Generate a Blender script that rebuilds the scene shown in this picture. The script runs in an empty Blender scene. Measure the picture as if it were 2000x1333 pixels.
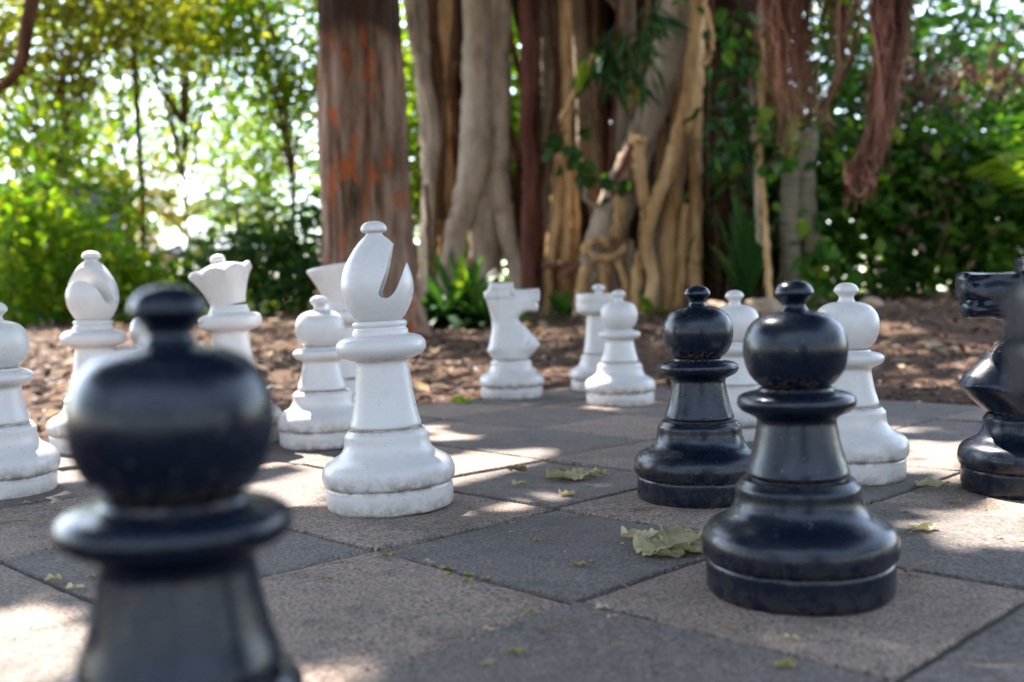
import bpy, bmesh, math, random
import numpy as np
from mathutils import Vector, Matrix, noise as mnoise

S = bpy.context.scene
COL = S.collection
rad = math.radians
rng = np.random.default_rng(7)
random.seed(7)

# ------------------------------------------------------------------ camera
FPX = 2043.2          # focal length in pixels of the 2000 px wide photograph
CAM_H = 0.378
PITCH, ROLL = 0.04318, -0.02201
def _rot(p, r):
    R0 = np.array([[1, 0, 0], [0, 0, -1], [0, 1, 0]], float)
    c, s = math.cos(p), math.sin(p); Rp = np.array([[1, 0, 0], [0, c, -s], [0, s, c]])
    c, s = math.cos(r), math.sin(r); Rr = np.array([[c, -s, 0], [s, c, 0], [0, 0, 1]])
    return Rr @ Rp @ R0
RC = _rot(PITCH, ROLL)
cam_d = bpy.data.cameras.new('camera')
cam = bpy.data.objects.new('camera', cam_d)
COL.objects.link(cam)
M = Matrix.Identity(4)
for k in range(3):
    M[k][0] = RC[0][k]; M[k][1] = -RC[1][k]; M[k][2] = -RC[2][k]
M[2][3] = CAM_H
cam.matrix_world = M
cam_d.sensor_width = 36
cam_d.lens = 36 * FPX / 2000
cam_d.clip_start = 0.02; cam_d.clip_end = 500
cam_d.dof.use_dof = True
cam_d.dof.focus_distance = 1.78
cam_d.dof.aperture_fstop = 3.0
S.camera = cam

# ------------------------------------------------------------------ light
SUN_EL, SUN_AZ = rad(54), rad(-32)     # azimuth from +Y towards +X
SD = np.array([math.sin(SUN_AZ) * math.cos(SUN_EL), math.cos(SUN_AZ) * math.cos(SUN_EL), math.sin(SUN_EL)])
W = bpy.data.worlds.new('World'); S.world = W; W.use_nodes = True
wn = W.node_tree.nodes; wl = W.node_tree.links
sky = wn.new('ShaderNodeTexSky'); sky.sky_type = 'NISHITA'; sky.sun_disc = False
sky.sun_elevation = SUN_EL; sky.sun_rotation = SUN_AZ
sky.air_density = 1.0; sky.dust_density = .7; sky.ozone_density = 1.0
bg = wn['Background']; bg.inputs['Strength'].default_value = 0.15
hs = wn.new('ShaderNodeHueSaturation'); hs.inputs['Saturation'].default_value = .72
wl.new(sky.outputs[0], hs.inputs['Color']); wl.new(hs.outputs[0], bg.inputs[0])
sun_d = bpy.data.lights.new('sun', 'SUN'); sun_d.energy = 3.6; sun_d.angle = rad(0.53); sun_d.color = (1, .94, .86)
sun = bpy.data.objects.new('sun', sun_d); COL.objects.link(sun)
sun.rotation_euler = Vector(-SD).to_track_quat('-Z', 'Y').to_euler()
S.view_settings.view_transform = 'Standard'; S.view_settings.look = 'None'
S.view_settings.gamma = 1; S.view_settings.use_curve_mapping = False
S.view_settings.exposure = 2.85
S.cycles.use_denoising = True
S.cycles.max_bounces = 8; S.cycles.diffuse_bounces = 4; S.cycles.transmission_bounces = 6
S.cycles.sample_clamp_indirect = 6

# ------------------------------------------------------------------ helpers
def at(u, v, d):
    """point of the place seen at photograph pixel (u, v), d metres in front of the camera"""
    r = RC.T @ np.array([(u - 1000) / FPX, (v - 666.5) / FPX, 1.0])
    return np.array([0, 0, CAM_H]) + r * (d / r[1])
def spot(u, d):
    """ground point below pixel column u at distance d"""
    v = 580 - (u - 1000) * 0.022 + CAM_H * FPX / d
    p = at(u, v, d); return float(p[0]), float(p[1])
def gp(u, v):
    r = RC.T @ np.array([(u - 1000) / FPX, (v - 666.5) / FPX, 1.0])
    t = -CAM_H / r[2]; return np.array([r[0] * t, r[1] * t])

def tag(o, label=None, cat=None, group=None, kind=None):
    if label: o['label'] = label
    if cat: o['category'] = cat
    if group: o['group'] = group
    if kind: o['kind'] = kind
    return o
def empty(name, loc=(0, 0, 0), label=None, cat=None, group=None, rot=(0, 0, 0)):
    o = bpy.data.objects.new(name, None); COL.objects.link(o); o.empty_display_size = .05
    o.location = loc; o.rotation_euler = rot
    return tag(o, label, cat, group)
def link(name, me, mats, parent=None):
    o = bpy.data.objects.new(name, me); COL.objects.link(o)
    for m in (mats if isinstance(mats, (list, tuple)) else [mats]):
        me.materials.append(m)
    if parent is not None: o.parent = parent
    return o
def mesh_np(name, V, F, mats, parent=None, smooth=True, tint=None, sharp=None, mat_idx=None):
    """V (n,3), F (m,k) of one face size, or a list of such arrays"""
    me = bpy.data.meshes.new(name)
    Fs = F if isinstance(F, list) else [F]
    me.vertices.add(len(V)); me.vertices.foreach_set('co', np.asarray(V, np.float32).ravel())
    loops = np.concatenate([f.ravel() for f in Fs]).astype(np.int32)
    sizes = np.concatenate([np.full(len(f), f.shape[1]) for f in Fs]).astype(np.int32)
    me.loops.add(len(loops)); me.loops.foreach_set('vertex_index', loops)
    me.polygons.add(len(sizes))
    st = np.concatenate([[0], np.cumsum(sizes)[:-1]]).astype(np.int32)
    me.polygons.foreach_set('loop_start', st)
    if mat_idx is not None: me.polygons.foreach_set('material_index', np.asarray(mat_idx, np.int32))
    me.update(calc_edges=True)
    me.polygons.foreach_set('use_smooth', np.full(len(sizes), smooth))
    if tint is not None:
        a = me.attributes.new('tint', 'FLOAT', 'POINT'); a.data.foreach_set('value', np.asarray(tint, np.float32))
    if sharp is not None: me.set_sharp_from_angle(angle=rad(sharp))
    me.validate()
    return link(name, me, mats, parent)
def copy_tree(o, parent=None):
    c = o.copy(); COL.objects.link(c)
    if parent is not None: c.parent = parent
    for ch in list(o.children): copy_tree(ch, c)
    return c

# ------------------------------------------------------------------ materials
class NT:
    def __init__(s, name):
        s.m = bpy.data.materials.new(name); s.m.use_nodes = True
        s.n = s.m.node_tree.nodes; s.l = s.m.node_tree.links
        s.b = s.n['Principled BSDF']; s.out = s.n['Material Output']
    def add(s, t, **kw):
        n = s.n.new(t)
        for k, v in kw.items():
            if k in n.inputs: n.inputs[k].default_value = v
            else: setattr(n, k, v)
        return n
    def coord(s, scale=(1, 1, 1), what='Object'):
        tc = s.add('ShaderNodeTexCoord'); mp = s.add('ShaderNodeMapping')
        mp.inputs['Scale'].default_value = scale; s.l.new(tc.outputs[what], mp.inputs[0]); return mp.outputs[0]
    def noise(s, vec, scale, detail=4, rough=.55):
        n = s.add('ShaderNodeTexNoise', Scale=scale, Detail=detail, Roughness=rough)
        s.l.new(vec, n.inputs['Vector']); return n.outputs['Fac']
    def ramp(s, fac, stops, interp='LINEAR'):
        r = s.add('ShaderNodeValToRGB'); r.color_ramp.interpolation = interp
        e = r.color_ramp.elements
        while len(e) < len(stops): e.new(.5)
        for i, (p, c) in enumerate(stops):
            e[i].position = p; e[i].color = (*c, 1) if len(c) == 3 else c
        s.l.new(fac, r.inputs[0]); return r.outputs[0]
    def mix(s, fac, a, b, mode='MIX'):
        m = s.add('ShaderNodeMix', data_type='RGBA', blend_type=mode)
        for sock, v in ((m.inputs[0], fac), (m.inputs[6], a), (m.inputs[7], b)):
            if hasattr(v, 'links') or isinstance(v, bpy.types.NodeSocket): s.l.new(v, sock)
            elif isinstance(v, (int, float)): sock.default_value = v
            else: sock.default_value = (*v, 1)
        return m.outputs[2]
    def math(s, op, a, b=0.0, clamp=False):
        m = s.add('ShaderNodeMath', operation=op, use_clamp=clamp)
        for sock, v in ((m.inputs[0], a), (m.inputs[1], b)):
            if isinstance(v, bpy.types.NodeSocket): s.l.new(v, sock)
            else: sock.default_value = v
        return m.outputs[0]
    def bump(s, h, strength, dist):
        b = s.add('ShaderNodeBump', Strength=strength, Distance=dist)
        s.l.new(h, b.inputs['Height']); s.l.new(b.outputs[0], s.b.inputs['Normal'])
    def set(s, **kw):
        for k, v in kw.items():
            i = s.b.inputs[k]
            if isinstance(v, bpy.types.NodeSocket): s.l.new(v, i)
            else: i.default_value = (*v, 1) if isinstance(v, tuple) and len(v) == 3 else v
        return s

def plastic(name, white):
    t = NT(name)
    oc = t.coord()
    oi = t.add('ShaderNodeObjectInfo')
    va = t.add('ShaderNodeVectorMath', operation='ADD'); t.l.new(oc, va.inputs[0])
    cb = t.add('ShaderNodeCombineXYZ'); rr = t.math('MULTIPLY', oi.outputs['Random'], 7.0)
    for i in range(3): t.l.new(rr, cb.inputs[i])
    t.l.new(cb.outputs[0], va.inputs[1]); v = va.outputs[0]
    sp = t.add('ShaderNodeSeparateXYZ'); t.l.new(oc, sp.inputs[0]); z = sp.outputs[2]
    big = t.noise(v, 9, 4)
    fine = t.noise(v, 210, 2)
    blot = t.noise(v, 45, 5, .7)
    # dirt that has gathered above the foot seam and along the bottom rim
    seam = t.ramp(z, [(0.036, (0, 0, 0)), (0.0445, (1, 1, 1)), (0.049, (.8, .8, .8)), (0.062, (.34, .34, .34)), (0.09, (0, 0, 0))])
    foot = t.ramp(z, [(0.0, (1, 1, 1)), (0.012, (.6, .6, .6)), (0.034, (0, 0, 0))])
    joint = t.ramp(z, [(.139, (0, 0, 0)), (.1432, (1, 1, 1)), (.1468, (1, 1, 1)), (.149, (0, 0, 0))])
    d = t.math('ADD', t.math('ADD', seam, foot), t.math('MULTIPLY', joint, .9))
    d = t.math('MULTIPLY', d, t.ramp(blot, [(.40, (0, 0, 0)), (.56, (1, 1, 1))]), True)
    vor = t.add('ShaderNodeTexVoronoi', Scale=75.0); t.l.new(v, vor.inputs['Vector'])
    spk = t.ramp(vor.outputs['Distance'], [(.0, (1, 1, 1)), (.07, (1, 1, 1)), (.12, (0, 0, 0))])
    spk = t.math('MULTIPLY', spk, t.ramp(t.noise(v, 22, 3), [(.53, (0, 0, 0)), (.6, (1, 1, 1))]))
    if white:
        c = t.mix(big, (.545, .507, .482), (.60, .563, .54))
        c = t.mix(t.math('MULTIPLY', t.ramp(fine, [(.6, (0, 0, 0)), (.78, (1, 1, 1))]), .10), c, (.42, .38, .33))
        c = t.mix(t.math('MULTIPLY', d, .85), c, (.17, .115, .07))
        c = t.mix(t.math('MULTIPLY', spk, .75), c, (.12, .10, .085))
        t.set(**{'Base Color': c, 'Roughness': t.ramp(blot, [(.3, (.22, .22, .22)), (.7, (.4, .4, .4))]), 'Specular IOR Level': .4})
    else:
        c = t.mix(big, (.0022, .0045, .012), (.0035, .007, .018))
        c = t.mix(t.math('MULTIPLY', t.ramp(fine, [(.58, (0, 0, 0)), (.8, (1, 1, 1))]), .10), c, (.06, .055, .05))
        c = t.mix(t.math('MULTIPLY', d, .45), c, (.07, .055, .042))
        dust = t.math('MULTIPLY', t.ramp(z, [(.25, (0, 0, 0)), (.256, (1, 1, 1)), (.262, (1, 1, 1)), (.275, (0, 0, 0))]), t.ramp(fine, [(.5, (0, 0, 0)), (.62, (1, 1, 1))]))
        c = t.mix(t.math('MULTIPLY', dust, .6), c, (.17, .125, .09))
        v2 = t.add('ShaderNodeTexVoronoi', Scale=110.0); t.l.new(v, v2.inputs['Vector'])
        sp2 = t.math('MULTIPLY', t.ramp(v2.outputs['Distance'], [(0, (1, 1, 1)), (.08, (1, 1, 1)), (.14, (0, 0, 0))]), t.ramp(t.noise(v, 30, 3), [(.5, (0, 0, 0)), (.58, (1, 1, 1))]))
        c = t.mix(t.math('MULTIPLY', t.math('MAXIMUM', spk, sp2), .55), c, (.2, .17, .14))
        t.set(**{'Base Color': c, 'Roughness': t.ramp(blot, [(.3, (.20, .20, .20)), (.75, (.36, .36, .36))]), 'Specular IOR Level': .36})
    t.bump(blot, .06, .001)
    return t.m

def stone(name, c0, c1, grain):
    t = NT(name); v = t.coord()
    at_ = t.add('ShaderNodeAttribute', attribute_name='tint')
    g = t.noise(v, 190, 4, .8); m = t.noise(v, 34, 5, .65); b = t.noise(v, 5, 5, .6)
    c = t.mix(b, c0, c1)
    c = t.mix(t.math('MULTIPLY', at_.outputs['Fac'], .35), c, (.11, .105, .10))
    c = t.mix(t.ramp(g, [(.40, (grain, grain, grain)), (.52, (0, 0, 0))]), c, (.04, .038, .038))
    c = t.mix(t.ramp(g, [(.56, (0, 0, 0)), (.70, (grain, grain, grain))]), c, (.42, .38, .35))
    c = t.mix(t.ramp(m, [(.5, (0, 0, 0)), (.72, (.55, .55, .55))]), c, (.075, .07, .068))
    st = t.ramp(t.noise(v, 8, 6, .7), [(.5, (0, 0, 0)), (.66, (1, 1, 1))])
    c = t.mix(t.math('MULTIPLY', st, .38), c, (.06, .052, .047))
    pits = t.add('ShaderNodeTexVoronoi', Scale=55.0); t.l.new(v, pits.inputs['Vector'])
    pm = t.ramp(pits.outputs['Distance'], [(0, (1, 1, 1)), (.05, (1, 1, 1)), (.11, (0, 0, 0))])
    pm = t.math('MULTIPLY', pm, t.ramp(t.noise(v, 11, 2), [(.5, (0, 0, 0)), (.6, (1, 1, 1))]))
    c = t.mix(t.math('MULTIPLY', pm, .7), c, (.035, .03, .028))
    t.set(**{'Base Color': c, 'Roughness': .88, 'Specular IOR Level': .25})
    h = t.math('ADD', t.math('MULTIPLY', g, .5), m)
    t.bump(h, .6, .004)
    return t.m

def bark(name, stops, sx=18, sz=2.2, big=2.0, bumpd=.02, patches=None):
    t = NT(name); v = t.coord((sx, sx, sz)); w = t.coord((big, big, big * .45))
    n = t.noise(v, 1.0, 6, .65); p = t.noise(w, 1.0, 4, .6)
    f = t.math('ADD', t.math('MULTIPLY', n, .65), t.math('MULTIPLY', p, .35))
    c = t.ramp(f, stops)
    if patches:
        q = t.noise(t.coord((9, 9, 3.4)), 1.0, 4, .6)
        pm = t.ramp(q, [(.55, (0, 0, 0)), (.60, (1, 1, 1))])
        c = t.mix(pm, c, t.mix(n, patches[0], patches[1]))
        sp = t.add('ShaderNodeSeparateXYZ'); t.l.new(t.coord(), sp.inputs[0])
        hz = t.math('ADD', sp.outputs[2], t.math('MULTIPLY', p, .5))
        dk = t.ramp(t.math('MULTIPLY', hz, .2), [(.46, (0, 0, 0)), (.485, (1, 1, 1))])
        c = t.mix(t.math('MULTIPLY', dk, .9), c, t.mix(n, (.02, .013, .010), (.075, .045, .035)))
    t.set(**{'Base Color': c, 'Roughness': .95, 'Specular IOR Level': .08})
    t.bump(n, .9, bumpd)
    return t.m

def leafmat(name, stops, trans=.45, rough=.5, tcol=(1.75, 1.65, .45)):
    t = NT(name)
    a = t.add('ShaderNodeAttribute', attribute_name='tint')
    c = t.ramp(a.outputs['Fac'], stops)
    t.set(**{'Base Color': c, 'Roughness': rough, 'Specular IOR Level': .14})
    if trans > 0:
        tr = t.add('ShaderNodeBsdfTranslucent')
        t.l.new(t.mix(1.0, c, tcol, 'MULTIPLY'), tr.inputs[0])
        ms = t.add('ShaderNodeMixShader'); ms.inputs[0].default_value = trans
        t.l.new(t.b.outputs[0], ms.inputs[1]); t.l.new(tr.outputs[0], ms.inputs[2])
        t.l.new(ms.outputs[0], t.out.inputs[0])
    return t.m

def plain(name, col, rough=.7, var=None, scale=8):
    t = NT(name)
    if var: t.set(**{'Base Color': t.mix(t.noise(t.coord(), scale, 5, .6), col, var)})
    else: t.set(**{'Base Color': col})
    t.set(Roughness=rough); return t.m

MAT = dict(
    white=plastic('white_plastic', True), black=plastic('black_plastic', False),
    light=stone('light_paver', (.27, .19, .145), (.365, .268, .208), .9),
    dark=stone('dark_paver', (.150, .120, .101), (.215, .174, .148), .7),
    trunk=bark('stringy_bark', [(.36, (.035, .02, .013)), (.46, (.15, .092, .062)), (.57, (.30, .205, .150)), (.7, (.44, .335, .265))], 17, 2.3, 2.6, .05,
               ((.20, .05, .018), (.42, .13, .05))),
    grey=bark('grey_root_bark', [(.33, (.11, .075, .05)), (.5, (.33, .255, .185)), (.67, (.48, .39, .30))], 9, 2.5, 2.5, .012),
    tan=bark('tan_root_bark', [(.36, (.13, .06, .024)), (.5, (.48, .29, .135)), (.66, (.68, .47, .26))], 12, 2, 3, .008),
    brown=bark('brown_root_bark', [(.33, (.03, .014, .007)), (.5, (.085, .043, .023)), (.68, (.18, .10, .058))], 14, 1.6, 2.5, .015),
    inner=bark('inner_bark_painted_shade', [(.33, (.012, .006, .004)), (.5, (.04, .021, .012)), (.68, (.10, .058, .036))], 14, 1.6, 2.5, .02),  # darker copy of the brown bark, shade of the gaps put into its colour
    red=bark('reddish_root_bark', [(.33, (.05, .018, .012)), (.5, (.13, .05, .036)), (.68, (.22, .105, .08))], 14, 1.6, 3, .012),
    fibre=leafmat('rusty_root_fibre', [(0, (.025, .008, .006)), (.35, (.11, .042, .028)), (.7, (.27, .115, .08)), (1, (.50, .27, .19))], 0, .85),
    ring=bark('ringed_palm_bark', [(.3, (.10, .08, .055)), (.5, (.2, .165, .115)), (.7, (.29, .25, .18))], 3, 40, 2, .01),
)
L_GREEN = leafmat('leaf_green', [(0, (.018, .055, .012)), (.5, (.042, .115, .018)), (.85, (.09, .18, .025)), (1, (.17, .25, .03))], .5)
L_DARK = leafmat('leaf_dark', [(0, (.014, .045, .014)), (.6, (.03, .09, .022)), (.92, (.06, .14, .026)), (1, (.13, .2, .03))], .3, .42)
L_YELL = leafmat('leaf_yellow_green', [(0, (.04, .11, .012)), (.5, (.10, .20, .015)), (.85, (.19, .27, .02)), (1, (.30, .27, .03))], .58)
L_OLIVE = leafmat('leaf_olive', [(0, (.06, .065, .016)), (.5, (.12, .135, .022)), (.9, (.19, .22, .025)), (1, (.28, .25, .05))], .6)
L_GOLD = leafmat('leaf_gold', [(0, (.12, .13, .02)), (.5, (.26, .2, .03)), (1, (.36, .24, .05))], .5)
L_DEAD = leafmat('leaf_dead', [(0, (.16, .11, .07)), (.5, (.30, .22, .15)), (1, (.42, .34, .25))], .35, .8, (1, .9, .75))
L_SHADE = leafmat('leaf_shade', [(0, (.006, .018, .010)), (1, (.016, .04, .014))], .1)  # leaf green darkened so the added trees behind the camera reflect dark
L_CANOPY = leafmat('leaf_canopy', [(0, (.015, .045, .012)), (1, (.05, .10, .02))], .22)
LITTER = leafmat('dry_leaf', [(0, (.13, .085, .045)), (.5, (.38, .33, .18)), (1, (.54, .47, .32))], .2, .7, (1, 1, .7))
BIT = leafmat('leaf_bit', [(0, (.26, .26, .07)), (.35, (.34, .26, .13)), (.6, (.38, .33, .18)), (1, (.5, .42, .30))], .2, .7, (1, 1, .7))
CHIP = leafmat('mulch_chip', [(0, (.03, .016, .010)), (.4, (.095, .056, .039)), (.75, (.20, .125, .088)), (1, (.42, .31, .225))], 0)

# ------------------------------------------------------------------ the board
ANG = -0.7806; SQ = 0.40
U = np.array([math.cos(ANG), math.sin(ANG)]); Vd = np.array([-math.sin(ANG), math.cos(ANG)])
G0 = np.array([-0.2101, 1.5545])
def board(i, j): return G0 + SQ * (i * U + j * Vd)
I0, I1, J0, J1 = -4, 4, -2, 6

def in_board(x, y, m=0.0):
    p = np.stack([x - G0[0], y - G0[1]], -1) / SQ
    i = p @ U; j = p @ Vd
    return (i > I0 - m) & (i < I1 + m) & (j > J0 - m) & (j < J1 + m)

def terrain(x, y):
    x = np.asarray(x, float); y = np.asarray(y, float)
    z = np.clip(.033 * (y - 4.1), 0, .2)
    z = z + .12 * np.clip((x - 1.2) / 2.5, 0, 1) * np.clip((y - 4.6) / 3.5, 0, 1)
    z = z - np.clip((y - 13) * .02, 0, .3)
    b = (~in_board(x, y, .12)).astype(float)
    return z + b * (.012 * np.sin(x * 3.1 + 1) * np.cos(y * 2.7) + .008 * np.sin(x * 9 + y * 7)) - (1 - b) * .035 - .006

def build_ground():
    nx, ny = 150, 190
    xs = np.concatenate([np.linspace(-60, -6, 14)[:-1], np.linspace(-6, 7, nx), np.linspace(7, 60, 14)[1:]])
    ys = np.concatenate([np.linspace(-30, -.5, 10)[:-1], np.linspace(-.5, 14, ny), np.linspace(14, 160, 20)[1:]])
    X, Y = np.meshgrid(xs, ys, indexing='xy'); Z = terrain(X, Y)
    Vv = np.stack([X, Y, Z], -1).reshape(-1, 3)
    nX, nY = len(xs), len(ys)
    a = np.arange(nX * nY).reshape(nY, nX)
    F = np.stack([a[:-1, :-1], a[:-1, 1:], a[1:, 1:], a[1:, :-1]], -1).reshape(-1, 4)
    t = NT('bark_mulch_soil'); v = t.coord()
    n = t.noise(v, 42, 6, .75); m = t.noise(v, 9, 4)
    c = t.ramp(n, [(.3, (.022, .012, .008)), (.47, (.08, .044, .028)), (.6, (.18, .105, .068)), (.72, (.32, .21, .145))])
    c = t.mix(t.math('MULTIPLY', m, .35), c, (.10, .07, .05))
    t.set(**{'Base Color': c, 'Roughness': .95, 'Specular IOR Level': .1}); t.bump(n, 1, .02)
    tag(mesh_np('ground', Vv, F, t.m), kind='structure', label='brown bark mulch ground around the stone chessboard', cat='ground')
build_ground()

def build_board():
    Vs, Fq, mi, ti = [], [], [], []
    g = .0038; k = 0; N = 6
    for i in range(I0, I1):
        for j in range(J0, J1):
            dz = rng.normal(0, .0012); tx, ty = rng.normal(0, .0030, 2); tv = rng.random()
            o = len(Vs)
            jit = rng.normal(0, .0009, (4, 2))
            # top grid with a worn edge: outer ring lower
            ts = [g / SQ, .014, .03] + list(np.linspace(.07, .93, 17)) + [.97, .986, 1 - g / SQ]; K = len(ts)
            for a_, s in enumerate(ts):
                for b_, r in enumerate(ts):
                    edge = min(a_, b_, K - 1 - a_, K - 1 - b_)
                    p = board(i + s, j + r)
                    w = np.array([(1 - s) * (1 - r), s * (1 - r), s * r, (1 - s) * r]) @ jit
                    z = dz + tx * (s - .5) + ty * (r - .5) - (.0028 if edge == 0 else .0006 if edge == 1 else 0)
                    if edge == 0: z -= abs(rng.normal(0, .0016)) + (.006 if rng.random() < .05 else 0); p = p + (board(i + .5, j + .5) - p) * abs(rng.normal(0, .006))
                    elif edge == 1: z -= abs(rng.normal(0, .0005))
                    else: z += .0011 * mnoise.noise(Vector((p[0] * 14, p[1] * 14, 0)))
                    Vs.append((p[0] + w[0], p[1] + w[1], z)); ti.append(tv)
            for a_ in range(K - 1):
                for b_ in range(K - 1):
                    Fq.append((o + a_ * K + b_, o + (a_ + 1) * K + b_, o + (a_ + 1) * K + b_ + 1, o + a_ * K + b_ + 1)); mi.append((i + j) % 2)
            ring = [o + a_ * K for a_ in range(K)] + [o + K * (K - 1) + b_ for b_ in range(1, K)] + [o + a_ * K + K - 1 for a_ in range(K - 2, -1, -1)] + [o + b_ for b_ in range(K - 2, 0, -1)]
            ro = len(Vs)
            for q in ring:
                Vs.append((Vs[q][0], Vs[q][1], -.05)); ti.append(tv)
            for q in range(len(ring)):
                q2 = (q + 1) % len(ring)
                Fq.append((ring[q2], ring[q], ro + q, ro + q2)); mi.append((i + j) % 2)
    o = mesh_np('chessboard_paving', np.array(Vs), np.array(Fq), [MAT['dark'], MAT['light']], smooth=False, tint=ti, mat_idx=mi)
    tag(o, 'chequered paving of square light and dark stone pavers', 'paving', kind='structure')
    # dirt bed seen in the joints
    c = [board(I0, J0), board(I1, J0), board(I1, J1), board(I0, J1)]
    Vb = np.array([(p[0], p[1], -.007) for p in c])
    tag(mesh_np('joint_soil', Vb, np.array([[0, 1, 2, 3]]), plain('joint_soil', (.03, .024, .02), .95, (.055, .045, .035), 60)), 'dark soil filling the joints between the pavers', 'soil', kind='structure')
build_board()

# ------------------------------------------------------------------ chess pieces
def smooth_profile(pts):
    """pts: (r, z) or (r, z, 1) for a crisp corner; rounds the runs in between (Catmull-Rom)"""
    out = []
    n = len(pts)
    def P(i): return np.array(pts[max(0, min(n - 1, i))][:2])
    for i in range(n - 1):
        c0 = len(pts[i]) > 2; c1 = len(pts[i + 1]) > 2
        p1, p2 = P(i), P(i + 1)
        p0 = p1 - (p2 - p1) if c0 or i == 0 else P(i - 1)
        p3 = p2 + (p2 - p1) if c1 or i == n - 2 else P(i + 2)
        L = np.linalg.norm(p2 - p1); kk = 1 if L < .0015 else 3 if L < .012 else 5
        # centripetal-like tangents
        m1 = (p2 - p0) * .5; m2 = (p3 - p1) * .5
        a0 = np.linalg.norm(p1 - p0) + 1e-9; a2 = np.linalg.norm(p3 - p2) + 1e-9
        m1 *= min(1, 2 * L / (a0 + L)); m2 *= min(1, 2 * L / (a2 + L))
        for q in range(kk):
            t = q / kk
            h = (2 * t**3 - 3 * t**2 + 1, t**3 - 2 * t**2 + t, -2 * t**3 + 3 * t**2, t**3 - t**2)
            r = h[0] * p1 + h[1] * m1 + h[2] * p2 + h[3] * m2
            out.append((max(0, r[0]), r[1]))
    out.append(pts[-1][:2])
    return out
def lathe_np(profile, seg=96, smooth=True):
    pr = smooth_profile(profile) if smooth else [p[:2] for p in profile]
    th = np.linspace(0, 2 * math.pi, seg, endpoint=False)
    Vs, Fq, Ft, rows = [], [], [], []
    for r, z in pr:
        if r < 1e-6: rows.append([len(Vs)]); Vs.append((0, 0, z))
        else:
            rows.append(list(range(len(Vs), len(Vs) + seg))); Vs += [(r * math.cos(a), r * math.sin(a), z) for a in th]
    for A, B in zip(rows[:-1], rows[1:]):
        for s in range(seg):
            s2 = (s + 1) % seg
            if len(A) == 1 and len(B) == 1: continue
            if len(A) == 1: Ft.append((A[0], B[s2], B[s]))
            elif len(B) == 1: Ft.append((A[s], A[s2], B[0]))
            else: Fq.append((A[s], A[s2], B[s2], B[s]))
    fs = []
    if Fq: fs.append(np.array(Fq))
    if Ft: fs.append(np.array(Ft))
    return np.array(Vs), fs
def lathe(name, profile, mat, parent, seg=96, sharp=38):
    Vv, F = lathe_np(profile, seg)
    return mesh_np(name, Vv, F, mat, parent, sharp=sharp)

BASE = [(0, 0), (.105, 0, 1), (.1115, .0025), (.1145, .0095), (.1148, .025), (.1145, .0405), (.1125, .0437, 1), (.1105, .0447, 1), (.1105, .0467, 1), (.1165, .0472, 1), (.1188, .0505), (.1202, .057),
        (.1202, .066), (.1180, .0755), (.1125, .0840), (.1030, .0905), (.0930, .0955), (.0850, .1015), (.0795, .110), (.0768, .120), (.0762, .1315), (.0755, .1345, 1), (.0685, .1428, 1), (.0590, .1436, 1), (.0590, .1458, 1), (0, .1458)]
PAWN_STEM = [(0, .1458), (.0590, .1458, 1), (.0622, .1472), (.0630, .151), (.0612, .158), (.0565, .172), (.0523, .190), (.0495, .205), (.0482, .2145), (.0495, .2195), (.0570, .2240), (.0662, .2285), (.0712, .2345),
             (.0722, .2400), (.0705, .2450), (.0640, .2494), (.0535, .2522), (.0470, .2535, 1), (.0450, .2565, 1), (0, .2565)]
PAWN_BALL = [(0, .2565), (.0380, .2565, 1), (.0470, .2625), (.0560, .2735), (.0615, .2880), (.0635, .3045), (.0615, .3200), (.0560, .3330), (.0470, .3425), (.0350, .3485), (.0240, .3510), (.0180, .3518, 1), (0, .3518)]
PAWN_KNOB = [(0, .3515), (.0178, .3515, 1), (.0160, .3540), (.0143, .3575), (.0148, .3620), (.0190, .3672), (.0232, .3712, 1), (.0240, .3738), (.0226, .3790), (.0178, .3850), (.0095, .3888), (0, .3900)]
def make_pawn(mat):
    root = empty('chess_pawn')
    lathe('base', BASE, mat, root); lathe('stem', PAWN_STEM, mat, root)
    h = lathe('head', PAWN_BALL, mat, root); lathe('knob', PAWN_KNOB, mat, h, 64)
    return root

BISHOP_STEM = [(0, .1458), (.0590, .1458, 1), (.0628, .1472), (.0640, .151), (.0618, .160), (.0575, .180), (.0535, .205), (.0505, .230), (.0483, .252), (.0475, .2625), (.0490, .2670), (.0600, .2705), (.0735, .2765),
               (.0800, .2850), (.0812, .2930), (.0790, .3010), (.0715, .3085), (.0590, .3125), (.0510, .3138, 1), (.0508, .3165), (.0500, .3215), (.0478, .3232, 1), (.0468, .3265, 1), (.0485, .3290), (.0495, .3325), (.0485, .3360), (.0455, .3385, 1), (0, .3385)]
BISHOP_HEAD = [(0, .3388), (.0400, .3388, 1), (.0450, .3440), (.0520, .3550), (.0590, .3690), (.0638, .3860), (.0652, .4030), (.0630, .4200), (.0572, .4380), (.0480, .4550), (.0365, .4720), (.0250, .4850), (.0170, .4915), (.0150, .4935), (0, .4935)]
BISHOP_KNOB = [(0, .4930), (.0150, .4930), (.0146, .4955), (.0165, .4972), (.0222, .4992), (.0236, .5025), (.0226, .5085), (.0172, .5145), (.0090, .5178), (0, .5185)]
SLOT = [(.0325, .4720), (.0185, .4240), (.0070, .3950), (.0040, .3880), (.0060, .3820), (.0120, .3785), (.0195, .3785), (.0265, .3818), (.0330, .3890), (.0402, .4020), (.0485, .4220), (.0560, .4420), (.075, .4850), (.06, .52)]
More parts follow.
